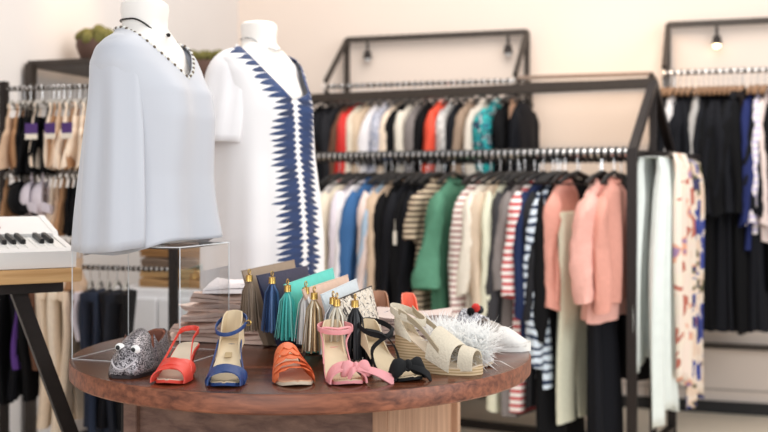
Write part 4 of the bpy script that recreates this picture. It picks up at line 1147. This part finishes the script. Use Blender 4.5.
# H feather mule
p0 = ontab(499, 368)
r = empty('feather_mule', (p0.x-.01, p0.y+.02, TZ+.0005), R(80), 'slipper covered in fluffy white feathers behind the wedge espadrille', 'shoe')
s = Shoe(.03, L=.22); s.sole(soleb, 'sole', r); s.sole(wht, 'insole', r, .002, .0025, .002)
s.strap(wht, r, .45, .30, .05, .07, 'vamp_band', .004)
m = MB(); rnd = random.Random(3); fw, t_, b_, N, L2 = nt('feather'); N.remove(b_); df_ = N.new('ShaderNodeBsdfDiffuse'); tl_ = N.new('ShaderNodeBsdfTranslucent'); ms_ = N.new('ShaderNodeMixShader'); df_.inputs[0].default_value = (.95, .95, .94, 1); tl_.inputs[0].default_value = (.95, .95, .94, 1); L2.new(df_.outputs[0], ms_.inputs[1]); L2.new(tl_.outputs[0], ms_.inputs[2]); L2.new(ms_.outputs[0], N['Material Output'].inputs[0])
for i in range(2200):
    a = rnd.uniform(R(5), R(175)); t = rnd.uniform(.05, .62); w_ = s.w(t)
    b0 = Vector((-w_*.9*math.cos(a), s.y(t), s.z(t)+.045*math.sin(a)))
    d = Vector((-math.cos(a)*1.0+rnd.uniform(-.5, .5), rnd.uniform(-1.0, .8), math.sin(a)*.9+rnd.uniform(-.3, .4))).normalized(); Lf = rnd.uniform(.025, .085)
    side = d.cross(Vector((rnd.random(), rnd.random(), rnd.random()))).normalized()
    p1 = b0+d*Lf*.5; p2 = b0+d*Lf+Vector((0, 0, -.012)); ww = rnd.uniform(.001, .0026)
    if p2.z < .003: p2.z = .003
    m.add([b0-side*ww*.5, b0+side*ww*.5, p1+side*ww, p1-side*ww, p2], [[0, 1, 2, 3], [3, 2, 4]], fw)
m.ball((0, .075, .040), .038, fw, (1.05, 1.55, .98), 16); m.build('feather_trim', r, smooth=False)

# I pale mule slipper right
p0 = ontab(530, 350)
r = empty('mule_slipper', (p0.x-.004, p0.y-.02, TZ+.0005), R(68), 'pale grey canvas mule with darker band and white sole at the table right', 'shoe')
s = Shoe(.012, L=.20, plat=.014, wk=.98); s.sole(mat('efece6', .5, 0, 0, 20, .02, 'white_rubber'), 'sole', r, 0, 0, -.002, True); s.sole(mat('d9d4cc', .7, 0, .2, 60, .05, 'canvas_insole'), 'insole', r, .002, .003, .002)
m = MB(); rings = []
for i in range(11):
    t = .02+.38*i/10; w_ = s.w(t)+.002; hh = .012+.034*sm(0, .35, t)
    rings.append([Vector((s.cx(t)-w_*math.cos(a), s.y(t), .012+hh*math.sin(a)**.8)) for a in [math.pi*k/14 for k in range(15)]])
m.loft(rings, mat('dcd8d2', .8, 0, .3, 120, .06, 'pale_canvas'), False, False, closed=False); o = m.build('upper', r); md = o.modifiers.new('t', 'SOLIDIFY'); md.thickness = .003
s.strap(mat('a39c95', .8, 0, .3, 120, .08, 'grey_band'), r, .44, .44, .050, .03, 'band', .004)
# beaded slipper with red pompom, behind
p0 = ontab(492, 338)
r = empty('pompom_slipper', (p0.x, p0.y, TZ+.0005), R(60), 'silver beaded slipper with red and black pompoms behind the feather mule', 'shoe')
s = Shoe(.01, L=.2, plat=.01); s.sole(soleb, 'sole', r); s.strap(blotch(['8a8a92', 'd8d8dc', '5c5c64', 'f0f0f0'], 60), r, .3, .25, .055, .06, 'beaded_band', .004)
MB().ball((-.0, s.y(.24), .078), .012, C['red'], n=10).build('pompom', r)['label'] = 'red pompom'
MB().ball((.024, s.y(.24), .070), .012, blackpl, n=10).build('pompom', r)['label'] = 'black pompom'
MB().ball((-.024, s.y(.26), .070), .011, C['black'], n=10).build('pompom', r)['label'] = 'black pompom'
# shoes behind the wedge
p0 = ontab(434, 346)
r = empty('heeled_sandal', (p0.x, p0.y, TZ+.0005), R(18), 'coral and pink heeled sandal behind the wedge espadrille', 'shoe')
s = Shoe(.055, L=.21, wk=.9); s.sole(mat('ee8a6a', .5, 0, 0, 20, .05, 'coral_sole'), 'sole', r); s.heel(coral, r, .02, .008); s.counter(mat('f0765a', .5, 0, 0, 20, .05, 'coral_bright'), r, .65, .05); s.strap(pinkl, r, .3, .2, .04, .04, 'toe_strap')
p0 = ontab(398, 346)
r = empty('heeled_sandal', (p0.x, p0.y, TZ+.0005), R(14), 'brown heeled sandal with navy patterned strap behind black sandal', 'shoe')
s = Shoe(.055, L=.21); s.sole(mat('9a6e54', .5, 0, 0, 20, .1, 'brown_leather'), 'sole', r); s.heel(C['brown'], r, .022, .01); s.counter(mat('a9795c', .5, 0, 0, 20, .1, 'tan_leather'), r, .6, .055); s.strap(blotch(['20243c', '8c90a4', '4a3c44', 'c8c4c8'], 30), r, .34, .26, .06, .06, 'toe_strap', .004)

# ------------------------------------------------------------ folded trousers
stk = [(.0, 'efd2c2', 'bottom', .32), (.0, 'e4c4b4', 'second from bottom', .31), (.006, 'f0d6c8', 'third from bottom', .29), (.012, 'f2dcd0', 'fourth from bottom', .26), (.02, 'e8ccbd', 'second from top', .23), (.03, 'f6eeee', 'topmost and palest', .2)]
pz = TZ+.001; sc0 = at(238, 300, 2.78)
for i, (dx, c, nm, wd) in enumerate(stk):
    hh = .023
    o = folded_mesh(mat(c, .9, 0, .5, 90, .08), wd, .20, hh, 2, 500+i).build('folded_trousers'); o.location = (sc0.x+dx-.01, 2.86, pz); o.rotation_euler = (R(random.uniform(-1, 1)), 0, R(-10+(i%3-1)*8)); pz += hh+.003
    tag(o, f'dusty pink-brown folded trousers, {nm} in the stack behind the blue sandal' if i < 5 else 'pale folded trousers topmost in the stack behind the blue sandal', 'trousers')
pz = TZ+.001
for i in range(3):
    o = folded_mesh(mat(['c9b4a9', 'bfa99f', 'd2c0b8'][i], .9, 0, .5, 90, .06), .24, .17, .024, 2, 520+i).build('folded_trousers'); o.location = (at(405, 330, 2.8).x, 2.80, pz); o.rotation_euler = (0, 0, R(-8+3*i)); pz += .027
    tag(o, f'pale rose folded trousers, {["bottom","middle","top"][i]} of the small stack behind the black sandal', 'trousers')

# ------------------------------------------------------------ clutches with tassels
snake = blotch(['26211e', '4a423c', 'e6ddcf', 'd6c9b6', 'efe6d8', '3c342f'], 48, .4, 'snakeskin')
def tassel(parent, loc, mt, mt2, L=.10, r=.030, seed=0):
    rnd = random.Random(seed)
    tp = empty('tassel', loc); tp.parent = parent; 
    m = MB(); m.lathe([(.004, .003), (.008, .002), (.0085, -.010), (.009, -.013)], gold, 14); m.tube([(.006*math.cos(a), 0, .010+.006*math.sin(a)) for a in [2*math.pi*k/14 for k in range(15)]], .0013, gold, 6, False)
    cap = m.build('tassel_cap', parent); cap.location = loc; bpy.data.objects.remove(tp)
    m = MB()
    for i in range(60):
        a = rnd.uniform(0, 6.28); q = math.sqrt(rnd.random())
        p0 = Vector((.006*q*math.cos(a), .006*q*math.sin(a), -.016)); r2 = r*q*rnd.uniform(.8, 1.1)
        p1 = Vector((r2*.62*math.cos(a), r2*.62*math.sin(a), -.035)); p2 = Vector((r2*math.cos(a), r2*math.sin(a), -.016-L*rnd.uniform(.92, 1.0)))
        m.band([p0, p1, (p1+p2)/2+Vector((rnd.uniform(-.001, .001), rnd.uniform(-.001, .001), 0)), p2], Vector((-math.sin(a), math.cos(a), 0)), 0.0042, .0012, mt if rnd.random() < .6 else mt2)
    f = m.build('tassel_fringe', parent); f.location = loc
def clutch(name, label, pxl, pyl, Dl, pxr, pyr, Dr, mt, tassels, zip_m=None, lean=.03, fat=.02, insl=.075):
    Dl += .13; Dr += .13; A_ = at(pxl, pyl, Dl); B_ = at(pxr, pyr, Dr)
    c = (A_+B_)/2; d2 = Vector((B_.x-A_.x, B_.y-A_.y, 0)); Lh = d2.length; rz_ = math.atan2(d2.y, d2.x)
    h1 = A_.z-TZ; h2 = B_.z-TZ
    r = empty(name, (c.x, c.y, TZ+.001), rz_, label, 'clutch bag')
    m = MB(); rings = []
    n = 14
    for i in range(n+1):
        t = i/n; x = -Lh/2+Lh*t; H_ = h1+(h2-h1)*t
        e = 1-abs(2*t-1)**6; ring = []
        for (yy, zz_) in ((-.5, .02), (-.62, .12), (-.6, .35), (-.4, .7), (-.12, .96), (-.06, 1), (.06, 1), (.12, .96), (.4, .7), (.6, .35), (.62, .12), (.5, .02)):
            inset = insl*(1-zz_)*(1-t)-.012*(1-zz_)*t
            ring.append(Vector((x+inset, yy*fat*2*(.35+.65*e)*(1+.05*math.sin(t*9+zz_*6))+lean*(zz_-.5), H_*zz_)))
        rings.append(ring)
    m.loft(rings, mt, True, True); m.build('body', r)
    z_ = MB(); z_.band([(-Lh/2, lean*.5, h1+.0008), (0, lean*.5, (h1+h2)/2+.0008), (Lh/2, lean*.5, h2+.0008)], Vector((0, 1, 0)), .004, .002, zip_m or mt); z_.build('zip', r)
    for k, (dx, dy, dz, m1, m2, L) in enumerate(tassels):
        # tassel hangs in front of the near end
        tassel(r, (-Lh/2+dx, dy, h1+dz), m1, m2, L, seed=k+int(pxl))
    return r
lt = lambda c, r_=.45: mat(c, r_, 0, .15, 80, .1, 'leather')
clutch('clutch_bag', 'taupe clutch with brown leather tassel, farthest left of the row', 247, 272, 2.50, 299, 261, 2.78, lt('9a8672'), [(-.045, -.03, -.006, lt('a38d78'), lt('7a6654'), .12)])
clutch('clutch_bag', 'navy clutch with navy blue tassel', 262, 277, 2.44, 312, 267, 2.70, lt('2c2e48'), [(-.005, -.03, -.002, lt('4a6a9c'), lt('26395e'), .115)])
clutch('clutch_bag', 'turquoise clutch with turquoise and white tassels', 290, 286, 2.38, 338, 269, 2.64, lt('62cfc0'), [(-.012, .0, .0, lt('3fb5ac'), lt('7fd8cd'), .11), (-.008, -.045, -.004, lt('e6e2de'), lt('8f8a88'), .115)])
clutch('clutch_bag', 'nude pink clutch behind the gold tassel', 308, 291, 2.33, 353, 276, 2.58, lt('d9b9a4'), [(-.02, -.025, -.004, mat('b79870', .3, .5, .1, 80, .1, 'gold_leather'), mat('e6d9c0', .3, .4, .1, 80, .1, 'gold_leather'), .12)])
clutch('clutch_bag', 'pale ice blue clutch with silver white tassel', 327, 296, 2.28, 362, 280, 2.52, lt('cfd8dc'), [(-.015, -.02, -.004, lt('dfe2e4'), lt('9aa0a4'), .115)])
clutch('clutch_bag', 'snakeskin print clutch with black tassel, nearest of the row', 343, 301, 2.24, 377, 287, 2.46, snake, [(-.004, -.03, .0, lt('17181c'), lt('0c0c0e'), .115), (-.012, .01, .002, lt('e2dccb'), lt('c0b49c'), .10)], blackpl, insl=.012)

# small warm spots that graze the walls
spot('wall_washer', (1.0, 4.6, 2.9), (1.30, 6.1, 1.75), 45, (1, .62, .30), 40)
spot('wall_washer', (-1.2, 4.9, 2.8), (-1.50, 5.1, 1.85), 18, (1, .62, .32), 50)
